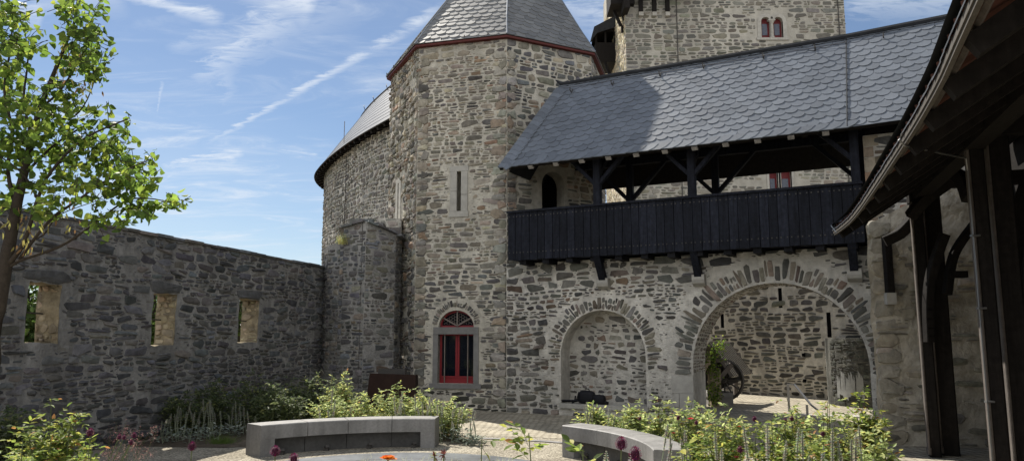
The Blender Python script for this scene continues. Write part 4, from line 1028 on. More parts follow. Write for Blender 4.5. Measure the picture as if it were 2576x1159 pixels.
def okK(u, v):
    for lst in (bif, low):
        a = min(p[0] for l in lst for p in l); b = max(p[0] for l in lst for p in l); c = min(p[1] for l in lst for p in l); d = max(p[1] for l in lst for p in l)
        if a-.3 < u < b+.3 and c-.15 < v < d+.3: return False
    return True
field(mb, KF.at, 0, KF.L, 7.5, 24.5, 100, KEEPC, rh=(.16, .38), asp=(1.3, 3.2), gap=.042, H=(.01, .04), npt=8, ok=okK, warp=.03, rot=.04, split=.25)
field(mb, KLf.at, 0, KLf.L, 7.5, 24.5, 101, [((.55, .48, .35), 3), ((.46, .41, .30), 2)], rh=(.14, .34), asp=(.9, 2.2), gap=.05, H=(.01, .05), npt=7, rot=.3, split=.3)  # side stones coloured paler to carry the sun falling on this face
mb.build('wall_body', ['mortar_far', 'stone_far'], kp)
mb = MB()
def ring_frame(m, fr, cu, cz, r0, r1, h, t):
    n = 16
    for i in range(n):
        a, b = pi*i/n, pi*(i+1)/n
        q = [(cu+r*cos(x), cz+r*sin(x)) for r in (r0, r1) for x in (a, b)]
        vs = [fr.at(*p, h) for p in q]+[fr.at(*p, h-t) for p in q]
        m.add(vs, ((0, 1, 3, 2), (2, 3, 7, 6), (0, 4, 5, 1)))
for l in bif:
    u0, u1 = l[0][0], l[1][0]; z0 = l[0][1]; zs = l[2][1]; r = (u1-u0)/2; ring_frame(mb, KF, (u0+u1)/2, zs, r, r+.2, .05, .2)
A0, A1 = bif[0][0][0], bif[1][1][0]; z0 = bif[0][0][1]; zs = bif[0][2][1]
mb.obox(KF.at(A0-.22, z0, .045), KF.d*.22, -KF.n*.2, Vector((0, 0, zs-z0))); mb.obox(KF.at(A1, z0, .045), KF.d*.22, -KF.n*.2, Vector((0, 0, zs-z0))); mb.obox(KF.at(A0-.3, z0-.14, .08), KF.d*(A1-A0+.6), -KF.n*.3, Vector((0, 0, .138)))
um = (bif[0][1][0]+bif[1][0][0])/2
mb.tube([KF.at(um, z0, -.02), KF.at(um, z0+.1, -.02), KF.at(um, z0+.12, -.02), KF.at(um, zs-.12, -.02), KF.at(um, zs-.1, -.02), KF.at(um, zs+.06, -.02)], [.13, .13, .075, .07, .09, .17], 10)
mb.obox(KF.at(um-.2, zs+.06, .06), KF.d*.4, -KF.n*.35, Vector((0, 0, .1)))
mb.build('window_surround', 'dressed', kp)
mb = MB()
for l in low:
    u0, u1, z0_, z1_ = l[0][0], l[1][0], l[0][1], l[2][1]
    mb.obox(KF.at(u0-.13, z0_, .05), KF.d*.13, -KF.n*.2, Vector((0, 0, z1_-z0_))); mb.obox(KF.at(u1, z0_, .05), KF.d*.13, -KF.n*.2, Vector((0, 0, z1_-z0_)))
mb.obox(KF.at(low[0][0][0]-.3, low[0][2][1], .06), KF.d*(low[1][1][0]-low[0][0][0]+.6), -KF.n*.2, Vector((0, 0, .3)))
mb.build('window_surround', 'dressed', kp)
for l in bif+low:
    u0, u1, z0_, z1_ = l[0][0], l[1][0], l[0][1], max(p[1] for p in l)
    mb = MB(); skin(mb, KF, l, [], h=-.24); w = mb.build('window', 'red_old', kp)
    mb = MB(); mb.obox(KF.at(u0+.12, z0_+.25, -.215), KF.d*(u1-u0-.24), -KF.n*.02, Vector((0, 0, (z1_-z0_)*.55))); mb.build('pane', 'glass_blue', w)
# hoarding and its struts
mb = MB(); hz = KF.px(1590, 2)[1]; 
mb.obox((5.72, 41.55, aty(1530, 18, 42).z), (1.4, 0, 0), (0, 1.9, 0), (0, 0, 3.5))
mb.obox((6.4, 41.0, KF.px(1585, 38)[1]), (.35, 0, 0), (0, 1.2, 0), (0, 0, 4))
mb.obox((7.3, 40.9, KF.px(1610, -6)[1]), (3.4, 0, 0), (0, 1.2, 0), (0, 0, 2.5))
mb.build('hoarding', 'darkwood', kp)
for x in (1612, 1646, 1679):
    u, z = KF.px(x, 32, .1); mb = MB(); mb.obox(KF.at(u-.11, z, .28), KF.d*.22, -KF.n*.28, Vector((0, 0, 2.2))); mb.build('strut', 'darkwood', kp)
    mb = MB(); mb.obox(KF.at(u-.13, z-.24, .24), KF.d*.26, -KF.n*.25, Vector((0, 0, .235))); mb.build('corbel', 'dressed', kp)
for (pa, pb) in (((1540, 18), (1562, 66)), ((1556, 8), (1572, 52)), ((1566, 66), (1566, 82))):
    mb = MB(); mb.beam(aty(*pa, 42.6), aty(*pb, 42.6), .16, .2, up=(0, 1, 0)); mb.build('strut', 'darkwood', kp)
# bretèche (timber oriel) on the sunny side
mb = MB(); Yb = 46.5
bx = [aty(x, y, Yb) for x, y in ((1497, 75), (1536, 70), (1536, 156), (1499, 156))]
x0, x1 = bx[0].x, 6.7; z1 = bx[0].z; z0 = bx[3].z; dz = z1-z0
yy0, yy1 = Yb, Yb+2.2
mb.obox((x0, yy0, z0), (x1-x0, 0, 0), (0, yy1-yy0, 0), (0, 0, dz*.60))
for xx in (x0, x0+(x1-x0)*.45, x1-.12): mb.obox((xx, yy0, z0+dz*.6), (.12, 0, 0), (0, .12, 0), (0, 0, dz*.4))
mb.obox((x0, yy1-.1, z0+dz*.6), (x1-x0, 0, 0), (0, .1, 0), (0, 0, dz*.4)); mb.obox((x0, yy0, z1-.12), (x1-x0, 0, 0), (0, yy1-yy0, 0), (0, 0, .14))
mb.build('oriel', 'darkwood', kp)
mb = MB(); zr = aty(1530, 42, Yb).z
xl = aty(1484, 120, Yb).x
mb.add([(xl, yy0-.2, z1-.9), (x0-.08, yy0-.2, z1+.12), (x1, yy0-.2, zr), (xl, yy1+.3, z1-.9), (x0-.08, yy1+.3, z1+.12), (x1, yy1+.3, zr), (x0+.12, yy0-.2, z1-.3), (x1, yy0-.2, z1+.1)], ((0, 3, 4, 1), (1, 4, 5, 2), (0, 1, 6), (1, 2, 7, 6)))
mb.build('oriel_roof', 'slate_top', kp)
for t in (0, 1):
    mb = MB(); mb.beam((x0+.1+t*.5, yy0+.1, z0), (x1-.05, yy0+.1, z0-2.3+t*.5), .16, .2, up=(0, 1, 0)); mb.build('strut', 'darkwood', kp)
mb = MB(); u_, _z = KF.px(1680, 100); mb.tube([KF.at(u_+.55, 24, .05), KF.at(u_+.55, 8, .05)], .03, 5); mb.build('lightning_conductor', 'iron', kp); mb = MB(); u2, _z = KF.px(2110, 60); mb.tube([KF.at(u2, 24, .05), KF.at(u2, 8, .05)], .03, 5); mb.build('lightning_conductor', 'iron', kp)

# ================================================================== BACK YARD
B0 = (6.2, 25.1); B1 = (10.6, 19.35)
bw = thing('yard_wall', 'tall grey rubble wall with three narrow slits seen through the big arch', 'wall', (8, 22.5, 0))
BF = Frame(B0, B1); BF = Frame((B0[0]-(B1[0]-B0[0])*1.0, B0[1]-(B1[1]-B0[1])*1.0), B1)
mb = MB(); BH = 5.0; bhole = []
for (x, y0, y1) in ((1961, 724, 774), (1816, 789, 824), (2083, 785, 848)):
    u, z1 = BF.px(x, y0); _, z0 = BF.px(x, y1); bhole.append([(u-.07, z0), (u+.07, z0), (u+.07, z1), (u-.07, z1)])
skin(mb, BF, [(0, 0), (BF.L, 0), (BF.L, BH), (0, BH)], bhole)
for l in bhole: jamb(mb, BF, l, 0, -.5)
mb.add([BF.at(0, 0, -.6), BF.at(BF.L, 0, -.6), BF.at(BF.L, BH, -.6), BF.at(0, BH, -.6)], ((0, 1, 2, 3),)); jamb(mb, BF, [(0, 0), (BF.L, 0), (BF.L, BH), (0, BH)], 0, -.6)
def okB(u, v): return not any(min(p[0] for p in l)-.02 < u < max(p[0] for p in l)+.02 and min(p[1] for p in l)-.02 < v < max(p[1] for p in l)+.02 for l in bhole)
BC = [((.10, .098, .09), 5), ((.075, .073, .07), 3), ((.13, .122, .105), 2)]
field(mb, BF.at, BF.L*.42, BF.L, 0, BH, 110, BC, rh=(.09, .22), asp=(1.6, 3.6), gap=.03, H=(.008, .03), ok=okB, npt=8)
mb.build('wall_body', ['mortar_light', 'stone'], bw)
mb = MB(); rnd = random.Random(31)
for k in range(2):
    u, z = BF.px((2235, 2238)[k]*.9052, (985, 1057)[k]*.9052); mb.obox(BF.at(u-.05, z-.05, .045), BF.d*.1, -BF.n*.02, Vector((0, 0, .09)))
for l in bhole: skin(mb, BF, l, [], h=-.03)  # black sheets painted in for the dark depth of the slits
mb.build('putlog_slit_dark', 'void', bw)
ba = thing('round_bastion', 'dark stained lower round bastion with white lime streaks right of the yard wall', 'bastion', (9.3, 19, 0))
mb = MB(); cb = Vector((9.9, 20.1, 0)); Rb = 1.55; HBt = aty(2110, 850, 19).z
n = 28
for i in range(n):
    a, b = 2*pi*i/n, 2*pi*(i+1)/n
    mb.quad(cb+Vector((Rb*cos(a), Rb*sin(a), 0)), cb+Vector((Rb*cos(b), Rb*sin(b), 0)), cb+Vector((Rb*cos(b), Rb*sin(b), HBt)), cb+Vector((Rb*cos(a), Rb*sin(a), HBt)))
mb.add([cb+Vector((Rb*cos(2*pi*i/n), Rb*sin(2*pi*i/n), HBt)) for i in range(n)], (tuple(range(n)),))
field(mb, lambda u, v, h: cb+Vector(((Rb+h)*cos(pi+u/Rb), (Rb+h)*sin(pi+u/Rb), v)), 0, pi*Rb, 0, HBt-.05, 120, [((.06, .062, .055), 4), ((.085, .085, .075), 3), ((.045, .045, .04), 2)], rh=(.07, .13), asp=(1.5, 3.4), gap=.016, H=(.004, .012), rot=.03)
mb.build('wall_body', ['plaster_dark', 'stone'], ba)
mb = MB(); rnd = random.Random(7)
ang0 = 0
for k in range(16):
    t = -2.95+k*.032+rnd.uniform(-.01, .01); w = rnd.uniform(.03, .09); zt = rnd.uniform(.5, .85); zb2 = rnd.uniform(.2, .35)
    vs = []
    for a, z in ((t, zb2), (t+w, zb2+rnd.uniform(-.05, .05)), (t+w*.8, zt), (t+w*.3, zt+.08)):
        vs.append(cb+Vector(((Rb+.022)*cos(a), (Rb+.022)*sin(a), z)))
    mb.add(vs, ((0, 1, 2, 3),))
mb.build('lime_stain', 'white', ba)

# well house
wh = thing('well_house', 'small draw-well with mossy lean roof and dark iron wheel seen through the arch', 'well', (5.7, 20.2, 0))
YW = 19.6
def wp(x, y, dy=0.0): return aty(x, y, YW+dy)
mb = MB(); a = wp(1783, 862); b = wp(1845, 947); c = wp(1887, 937, 1.6); d = wp(1815, 866, 1.6)
dd_ = Vector((.95, 1.5, 0))
c = b+dd_*1.0+Vector((.0, 0, .0)); d = a+dd_
n_ = (b-a).cross(d-a).normalized(); n_ = n_ if n_.z > 0 else -n_
mb.add([a, b, c, d]+[p-n_*.05 for p in (a, b, c, d)], ((0, 1, 2, 3), (7, 6, 5, 4), (0, 4, 5, 1), (1, 5, 6, 2), (2, 6, 7, 3), (3, 7, 4, 0)))
a2 = a-Vector((b.x-a.x, 0, 0))*.9+Vector((0, 0, b.z-a.z)); mb.add([a, d, a2+dd_, a2], ((0, 1, 2, 3),))
mb.build('roof', 'shingle', wh)
mb = MB()
for k in range(13):
    t = k/12; p = a.lerp(d, t)+n_*.015; q = b.lerp(c, t)+n_*.015; mb.beam(p, q, .014, .016, up=tuple(n_))
mb.build('roof_battens', 'greywood', wh)
for (p_, q_, w_, nm_) in ((wp(1790, 872), wp(1840, 946), .08, 'rafter'), (wp(1795, 905), wp(1828, 907), .10, 'collar_beam'), (wp(1804, 958), wp(1840, 915), .11, 'brace'), (wp(1795, 1010), wp(1795, 880), .12, 'post'), (wp(1800, 1010)+dd_, wp(1800, 890)+dd_, .1, 'post')):
    mb = MB(); mb.beam(p_, q_, w_, w_, up=(0, 1, 0)); mb.build(nm_, 'greywood', wh)
mb = MB(); cw = wp(1822, 955, .5); R = .50
rim = [cw+Vector((R*cos(2*pi*i/28)*.9, R*cos(2*pi*i/28)*-.25, R*sin(2*pi*i/28))) for i in range(29)]
mb.tube(rim, .045, 6)
for k in range(6):
    t = pi*k/6; mb.tube([cw+Vector((R*cos(t)*.9, -R*cos(t)*.25, R*sin(t))), cw-Vector((R*cos(t)*.9, -R*cos(t)*.25, R*sin(t)))], .022, 5)
mb.tube([cw-Vector((.1, .25, 0)), cw+Vector((.1, .25, 0))], .07, 8)
mb.add([cw+Vector((R*.93*cos(2*pi*i/24)*.9+.02, -R*.93*cos(2*pi*i/24)*.25+.05, R*.93*sin(2*pi*i/24))) for i in range(16)], (tuple(range(16)),))
mb.build('wheel', 'iron', wh)
mb = MB(); b0 = wp(1797, 1010); mb.obox((b0.x-.08, YW+.2, 0), (.62, 0, 0), (.1, 1.1, 0), (0, 0, .22)); mb.obox((b0.x-.13, YW+.15, .221), (.66, 0, 0), (.1, 1.2, 0), (0, 0, .1)); mb.build('well_curb', 'dressed_grey', wh)
mb = MB(); mb.obox((wp(1785, 950).x, YW-.1, 0), (.26, 0, 0), (0, .3, 0), (0, 0, wp(1800, 925).z)); mb.build('stone_pillar', 'reveal', wh)

# steel handrail
hr = thing('steel_handrail', 'grey steel handrail sloping down beside steps behind the arch', 'handrail', (6.4, 17.4, 0))
pA = gz(1985, 1036); pB = gz(2032, 1046); 
p1 = aty(1980, 966, pA.y); p2 = aty(1998, 966, pA.y); p3 = aty(2040, 1017, pB.y); p4 = aty(2058, 1031, pB.y-.15)
mb = MB(); mb.beam((p1.x+.02, pA.y, 0), (p1.x+.02, pA.y, p1.z), .05, .02, up=(0, 1, 0)); mb.build('post', 'steel', hr); mb = MB(); mb.beam((p3.x-.09, pB.y, 0), (p3.x-.09, pB.y, p3.z+.0), .05, .02, up=(0, 1, 0)); mb.build('post', 'steel', hr)
mb = MB(); mb.beam(p1, p2, .04, .03); mb.beam(p2, p3, .04, .03); mb.beam(p3, p4, .04, .03); mb.build('rail', 'steel', hr)
mb = MB(); mb.obox((5.9, 17.35, .0), (1.2, -.35, 0), (.1, .35, 0), (0, 0, .03)); mb.obox((7.2, 16.95, .0), (1.6, -.45, 0), (.1, .35, 0), (0, 0, .03)); tag(mb.build('stone_step', 'dressed'), 'pale flat stone step edge beside the steel handrail', 'step')

# ================================================================== FURNITURE
def bench(a0, a1, cuts, label):
    t = thing('curved_bench', label, 'bench', (cc[0]+3.3*cos(radians((a0+a1)/2)), cc[1]+3.3*sin(radians((a0+a1)/2)), 0), 'curved concrete benches round the circle')
    H = .457; ri, ro = 3.10, 3.53
    P = lambda r, a, z: Vector((cc[0]+r*cos(radians(a)), cc[1]+r*sin(radians(a)), z))
    ca = [a0]+[a0+(a1-a0)*c for c in cuts]+[a1]; sg = 1 if a1 > a0 else -1; gap = .16*sg
    for s in range(len(ca)-1):
        b0 = ca[s]+(gap if s else 0)*.5; b1 = ca[s+1]-(gap if s < len(ca)-2 else 0)*.5
        mb = MB(); n = 8; sec = [(ri, .25), (ri, H-.012), (ri+.012, H), (ro-.012, H), (ro, H-.012), (ro, .25)]
        vs = [P(r, b0+(b1-b0)*i/n, z) for i in range(n+1) for r, z in sec]; k = len(sec)
        fs = [(i*k+j, i*k+(j+1) % k, (i+1)*k+(j+1) % k, (i+1)*k+j) for i in range(n) for j in range(k)]+[tuple(range(k)), tuple(range(n*k, n*k+k))]
        mb.add(vs, fs); mb.build('seat_block', 'concrete', t)
    for (b0, b1, mtl, r0, nm) in ((a0, a0+sg*4.2, 'concrete', ri, 'end_block'), (a1-sg*4.2, a1, 'concrete', ri, 'end_block')):
        mb = MB(); n = 3; vs = [P(r, b0+(b1-b0)*i/n, z) for i in range(n+1) for r, z in ((r0, 0), (r0, .2485), (ro, .2485), (ro, 0))]
        mb.add(vs, [(i*4+j, i*4+(j+1) % 4, (i+1)*4+(j+1) % 4, (i+1)*4+j) for i in range(n) for j in range(4)]+[(0, 1, 2, 3), (n*4, n*4+1, n*4+2, n*4+3)]); mb.build(nm, mtl, t)
    for s in range(len(ca)-1):
        b0 = ca[s]+gap*.5; b1 = ca[s+1]-gap*.5
        if s == 0: b0 = a0+sg*4.25
        if s == len(ca)-2: b1 = a1-sg*4.25
        mb = MB(); n = 8; r0 = ri+.13
        vs = [P(r, b0+(b1-b0)*i/n, z) for i in range(n+1) for r, z in ((r0, 0), (r0, .2485), (ro-.003, .2485), (ro-.003, 0))]
        mb.add(vs, [(i*4+j, i*4+(j+1) % 4, (i+1)*4+(j+1) % 4, (i+1)*4+j) for i in range(n) for j in range(4)]+[(0, 1, 2, 3), (n*4, n*4+1, n*4+2, n*4+3)]); mb.build('plinth_block', 'concrete_dark', t)
    mb = MB(); n = 30; vs = [P(r, a0+sg*.3+(a1-a0-sg*.6)*i/n, z) for i in range(n+1) for r, z in ((ri+.16, .01), (ri+.16, .24), (ri+.03, .27), (ri+.03, H-.03), (ro-.03, H-.03), (ro-.03, .01))]
    mb.add(vs, [(i*6+j, i*6+(j+1) % 6, (i+1)*6+(j+1) % 6, (i+1)*6+j) for i in range(n) for j in range(6)]); mb.build('core', 'concrete_dark', t)
    for s in range(len(ca)-1):
        am = (ca[s]+ca[s+1])/2; mb = MB(); p = P(ri+.07, am, 0); mb.obox(p+Vector((-.04, -.04, 0)), (.08, 0, 0), (0, .07, 0), (0, 0, .045)); mb.beam(p+Vector((0, 0, .045)), p+Vector((.03, -.05, .075)), .06, .04); mb.build('spotlight', 'iron', t)
    return t
bench(136.5, 86, (.27, .5, .75), 'curved grey concrete bench left of centre in front of the flowering bed')
bench(45, -5, (.27, .52, .76), 'curved grey concrete bench right of centre ending among the roses')
dk = thing('slate_disc', 'low round dark slate disc set in the gravel between the benches', 'stone disc', (cc[0], cc[1], 0))
mb = MB(); n = 72; mb.prism([(cc[0]+2.3*cos(2*pi*i/n), cc[1]+2.3*sin(2*pi*i/n)) for i in range(n)], .0, .05); mb.build('disc', 'slab', dk)
mb = MB(); rnd = random.Random(4)
for k in range(90):     # dry grass blades rising in a band over the disc joint
    p = Vector((cc[0]+rnd.uniform(-.7, 1.5), cc[1]+1.45+rnd.gauss(0, .12), .05)); l = rnd.uniform(.03, .1)
    d = Vector((rnd.gauss(0, .5), rnd.gauss(0, .5), 1)).normalized(); mb.add([p, p+Vector((.006, 0, 0)), p+d*l], ((0, 1, 2),), 0, (.45, .46, .30))
mb.build('dry_grass', 'leaf_matte', dk)
# dark cuts of the map-like joints
mb = MB()
for r in (.9, 1.7):
    for i in range(60):
        a, b = 2*pi*i/60, 2*pi*(i+1)/60
        mb.quad(*(Vector((cc[0]+q*cos(x), cc[1]+q*sin(x), .0535)) for q, x in ((r, a), (r+.012, a), (r+.012, b), (r, b))))
mb.build('joint', 'iron', dk)
# rust panel
rp_ = thing('rusty_steel_panel', 'dark rust-brown steel panel standing at the foot of the tower behind the flower bed', 'panel', (-2.9, 17.2, 0))
mb = MB(); a = aty(930, 938, 17.3); b = aty(1045, 942, 17.0); mb.add([(a.x-.1, a.y, 0), (b.x, b.y, 0), b, a, (a.x-.1, a.y+.5, 0), (b.x, b.y+.5, 0), b+Vector((0, .5, -.03)), a+Vector((0, .5, -.03))], ((0, 1, 2, 3), (7, 6, 5, 4), (3, 2, 6, 7), (1, 5, 6, 2), (0, 3, 7, 4))); mb.build('steel_plate', 'corten', rp_)
mb = MB(); p = aty(985, 925, 17.7); mb.obox((p.x-.3, 17.65, 0), (.62, 0, 0), (0, .3, 0), (0, 0, p.z-.02)); mb.tube([p+Vector((.1, -.1, .02)), p+Vector((.14, -.1, .08)), p+Vector((.2, -.1, .02))], .01, 5); mb.build('lid_box', 'iron', rp_)

# backpack and tripod in the niche
def softbox(mb, c, sx, sy, sz, d=(1, 0, 0), n=10, sq=3.2, mi=0):
    d = Vector(d).normalized(); e = Vector((-d.y, d.x, 0)); vs = []; m = 7
    for j in range(m+1):
        ph = -pi/2+pi*j/m
        for i in range(n):
            th = 2*pi*i/n; f = lambda v, p: (abs(v)**(2/p))*(1 if v > 0 else -1)
            x = f(cos(ph), sq)*f(cos(th), sq)*sx; y = f(cos(ph), sq)*f(sin(th), sq)*sy; z = f(sin(ph), sq)*sz
            vs.append(Vector(c)+d*x+e*y+Vector((0, 0, z)))
    mb.add(vs, [(j*n+i, j*n+(i+1) % n, (j+1)*n+(i+1) % n, (j+1)*n+i) for j in range(m) for i in range(n)], mi)
zs = .272
bu, _ = G.px(1478, 1000, -.15); q = G.at(bu, zs, -.1)
bp = thing('black_backpack', 'black backpack with lighter side bag lying on the niche seat', 'backpack', tuple(q))
mb = MB(); softbox(mb, q+Vector((0, 0, .145)), .21, .11, .145, G.d); mb.build('main_bag', 'fabric', bp, True)
mb = MB(); softbox(mb, q+G.d*.30+Vector((0, 0, .10)), .15, .10, .11, G.d+Vector((0, 0, 0))); mb.beam(q+G.d*.3+Vector((0, 0, .1)), q+G.d*.5+Vector((0, 0, .02)), .1, .06); mb.build('side_pocket', 'fabric', bp, True)
mb = MB(); mb.tube([q+Vector((0, 0, .28)), q+Vector((-.03, 0, .325)), q+G.d*.05+Vector((0, 0, .325)), q+G.d*.07+Vector((0, 0, .28))], .012, 5); mb.tube([q-G.d*.15+G.n*.1+Vector((0, 0, .26)), q-G.d*.17+G.n*.15+Vector((0, 0, .12)), q-G.d*.12+G.n*.1+Vector((0, 0, .02))], .014, 5); mb.build('strap', 'fabric', bp)
tu, _ = G.px(1435, 1004, -.05); q = G.at(tu, zs, -.06)
tp_ = thing('folded_tripod', 'black folded camera tripod lying beside the backpack on the niche seat', 'tripod', tuple(q))
for k, (dy, dz) in enumerate(((0, .03), (.03, .055), (-.03, .055))):
    mb = MB(); mb.tube([q-G.d*.28+G.n*dy+Vector((0, 0, dz)), q+G.d*.1+G.n*dy+Vector((0, 0, dz+.01)), q+G.d*.22+Vector((0, 0, .07))], [.016, .02, .022], 6); mb.build('leg', 'fabric', tp_)
mb = MB(); mb.tube([q+G.d*.1+Vector((0, 0, .04)), q+G.d*.12+Vector((0, 0, .17))], .018, 6); mb.tube([q+G.d*.04+Vector((0, 0, .0)), q+G.d*.16+Vector((0, 0, .1))], .015, 6); mb.tube([q+G.d*.2+Vector((0, 0, .07)), q+G.d*.32+Vector((0, 0, .07))], .028, 7); mb.build('head', 'fabric', tp_)

# ================================================================== PLANTS
def leaf(mb, p, d, up, l, w, col, fold=.25, heart=False, droop=.15, mi=0):
    d = d.normalized(); s = d.cross(up)
    if s.length < 1e-3: s = Vector((1, 0, 0))
    s.normalize(); n = s.cross(d)
    if heart: sh = [(0, 0), (.06, .34), (.28, .52), (.58, .42), (.82, .2), (1, 0)]
    else: sh = [(0, 0), (.25, .34), (.55, .42), (.82, .2), (1, 0)]
    mid = [p+d*(l*t)+n*(-droop*l*t*t) for t, _ in sh]
    L_ = [m+s*(w*q)+n*(fold*w*q) for m, (t, q) in zip(mid[1:-1], sh[1:-1])]; R_ = [m-s*(w*q)+n*(fold*w*q) for m, (t, q) in zip(mid[1:-1], sh[1:-1])]
    k = len(L_)
    vs = [mid[0], mid[-1]]+L_+R_
    mb.add(vs, [tuple([0]+list(range(2, 2+k))+[1]), tuple([0, 1]+list(range(2+2*k-1, 1+k, -1)))], mi, col)
def rv(r): return Vector((r.gauss(0, 1), r.gauss(0, 1), r.gauss(0, 1)))
GREENS = {
 'rose': [((.15, .21, .045), 4), ((.24, .29, .065), 4), ((.08, .12, .03), 3), ((.36, .36, .08), 3), ((.34, .18, .06), .5)],
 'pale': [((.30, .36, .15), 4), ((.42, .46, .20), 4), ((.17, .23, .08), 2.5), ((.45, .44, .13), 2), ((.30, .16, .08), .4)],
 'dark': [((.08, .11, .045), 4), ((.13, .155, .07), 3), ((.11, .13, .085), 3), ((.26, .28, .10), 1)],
 'silver': [((.26, .30, .25), 4), ((.36, .39, .33), 3), ((.15, .18, .15), 2)],
 'tree': [((.115, .175, .03), 4), ((.17, .24, .04), 4), ((.07, .115, .022), 4), ((.26, .31, .05), 1.5)],
}
ROSE_LABELS = []
def bush(x, ytop, Y, hw, label, kind='rose', n=520, ls=.042, seed=1, flowers=(), name='rose_bush', cat='rose bush', group=None, drop_=.0, tall=None):
    r = random.Random(seed); t = aty(x, ytop, Y); h = max(.25, t.z); rad = hw/F*Y
    root = thing(name, label, cat, (t.x, Y, 0), group)
    ms = MB(); ml = MB(); ns = max(7, int(n/55))
    per = int(n/ns/5)+1
    for s in range(ns):
        a = r.uniform(0, 2*pi); rr_ = rad*sqrt(r.random()); hh = h*(1-.32*(rr_/rad)**2)*r.uniform(.5, 1.0)
        if s == 0: rr_ = rad*.1; hh = h
        p0 = Vector((t.x+r.gauss(0, .25*rad), Y+r.gauss(0, .25*rad), 0)); p2 = Vector((t.x+rr_*cos(a), Y+rr_*sin(a)*.8, hh)); p1 = p0.lerp(p2, .5)+Vector((0, 0, h*.12))
        pts = [p0.lerp(p1, k/3).lerp(p1.lerp(p2, k/3), k/3) for k in range(4)]
        ms.tube(pts, [.007, .006, .005, .003], 5)
        for k in range(per):
            f = 1-r.random()**1.5*.82; i = min(2, int(f*3)); q = pts[i].lerp(pts[i+1], f*3-i)+rv(r)*.02
            out = Vector((r.gauss(0, 1), r.gauss(0, 1), r.gauss(.25, .4))).normalized(); ln = r.uniform(.05, .11)*ls/.042
            e = q+out*ln; ms.tube([q, e], .0018, 3)
            for j in range(5):
                c = pal(GREENS[kind], r, .2); tt = (.45, .45, .75, .75, 1)[j]; sd_ = (1, -1, 1, -1, 0)[j]
                side = out.cross(Vector((0, 0, 1))).normalized()*sd_
                dd = (out*(.5 if sd_ else 1)+side*.9+Vector((0, 0, r.gauss(0, .25)))).normalized()
                leaf(ml, q+out*ln*tt, dd, (Vector((0, 0, 1))+rv(r)*.45).normalized(), ls*r.uniform(.7, 1.25), ls*.62, c)
    ms.build('stems', 'stem', root); ml.build('foliage', 'leaf', root)
    for (dx, dz, col, sz) in flowers:
        mf = MB(); c = Vector((t.x+dx, Y-rad*.6, h*dz))
        for k in range(16):
            b_ = 2*pi*k/8+.3*(k//8); out = Vector((cos(b_), sin(b_), .5 if k < 8 else 1.4)).normalized(); leaf(mf, c, out, Vector((0, 0, 1)), sz*(1 if k < 8 else .7), sz, tuple(x*r.uniform(.8, 1.15) for x in col), fold=.4)
        mf.build('rose_flower', 'petal', root)
    return root
def spike_plant(x, ytop, Y, n, spread, label, seed, hmul=1.0, col=((.42, .44, .36), 1), name='lambs_ear_plant', group='silvery flower spikes', rosette=40):
    r = random.Random(seed); t = aty(x, ytop, Y); h = max(.2, t.z); root = thing(name, label, 'flower plant', (t.x, Y, 0), group)
    for s in range(n):
        hh = h*(1 if s == 0 else r.uniform(.6, .97)); b = Vector((t.x+(0 if s == 0 else r.gauss(0, spread)), Y+r.gauss(0, spread*.5), 0)); tip = b+Vector((r.gauss(0, .03), r.gauss(0, .03), hh))
        m = MB(); tip = tip+Vector((r.gauss(0, .05), r.gauss(0, .03), 0)); kn = b.lerp(tip, .5)+Vector((r.gauss(0, .03), r.gauss(0, .02), 0)); m.tube([b, kn, tip], .006, 5, col=(.25, .28, .2)); L_ = hh*r.uniform(.3, .5); z = 0
        while z < L_:
            p = tip-(tip-kn).normalized()*z; w = .017*min(1, .35+z/.08)*hmul
            for k in range(6):
                a = 2*pi*k/6+z*40; out = Vector((cos(a), sin(a), .5)); cc_ = [q*r.uniform(.75, 1.2) for q in r.choice([(.40, .42, .35), (.47, .48, .40), (.33, .33, .27), (.36, .28, .27)])]
                leaf(m, p, out, Vector((0, 0, 1)), w*1.5, w*1.2, tuple(cc_), fold=.1)
            z += .014*hmul if z < L_*.7 else .03
        m.build('flower_spike', 'leaf_matte', root)
    m = MB()
    for k in range(rosette):
        a = r.uniform(0, 2*pi); p = Vector((t.x+r.gauss(0, spread), Y+r.gauss(0, spread*.6), r.uniform(.0, h*.35))); leaf(m, p, Vector((cos(a), sin(a), r.uniform(.1, .9))), Vector((0, 0, 1)), r.uniform(.06, .12), .05, pal(GREENS['silver'], r))
    m.build('foliage', 'leaf_matte', root)
    return root
def allium(x, y, Y, size, label, seed, tilt=0.0, col=(.11, .012, .05)):
    r = random.Random(seed); c = aty(x, y, Y); root = thing('drumstick_allium', label, 'flower', (c.x-tilt, Y, 0), 'dark purple drumstick alliums')
    m = MB(); m.tube([(c.x-tilt, Y, 0), (c.x-tilt*.6, Y, c.z*.5), (c.x, Y, c.z)], .0035, 5); m.build('stem', 'stem', root)
    m = MB()
    for k in range(150):
        th = math.acos(1-2*(k+.5)/150); ph = k*2.39996; s_ = size/2; zz = cos(th); w = s_*(1-.18*max(0, zz)); out = Vector((sin(th)*cos(ph), sin(th)*sin(ph), zz))
        p = c+Vector((out.x*w*.8, out.y*w*.8, out.z*s_*(1.25 if zz > 0 else .9)*.8)); leaf(m, p, out+rv(r)*.15, Vector((.1, 0, 1)), s_*.42, s_*.22, tuple(q*r.uniform(.6, 1.5) for q in col))
    softbox(m, c, size*.36, size*.36, size*.42, n=8, sq=2.1)
    m.c[-64:] = [tuple(q*.5 for q in col)]*64
    m.build('flower_head', 'petal', root); return root

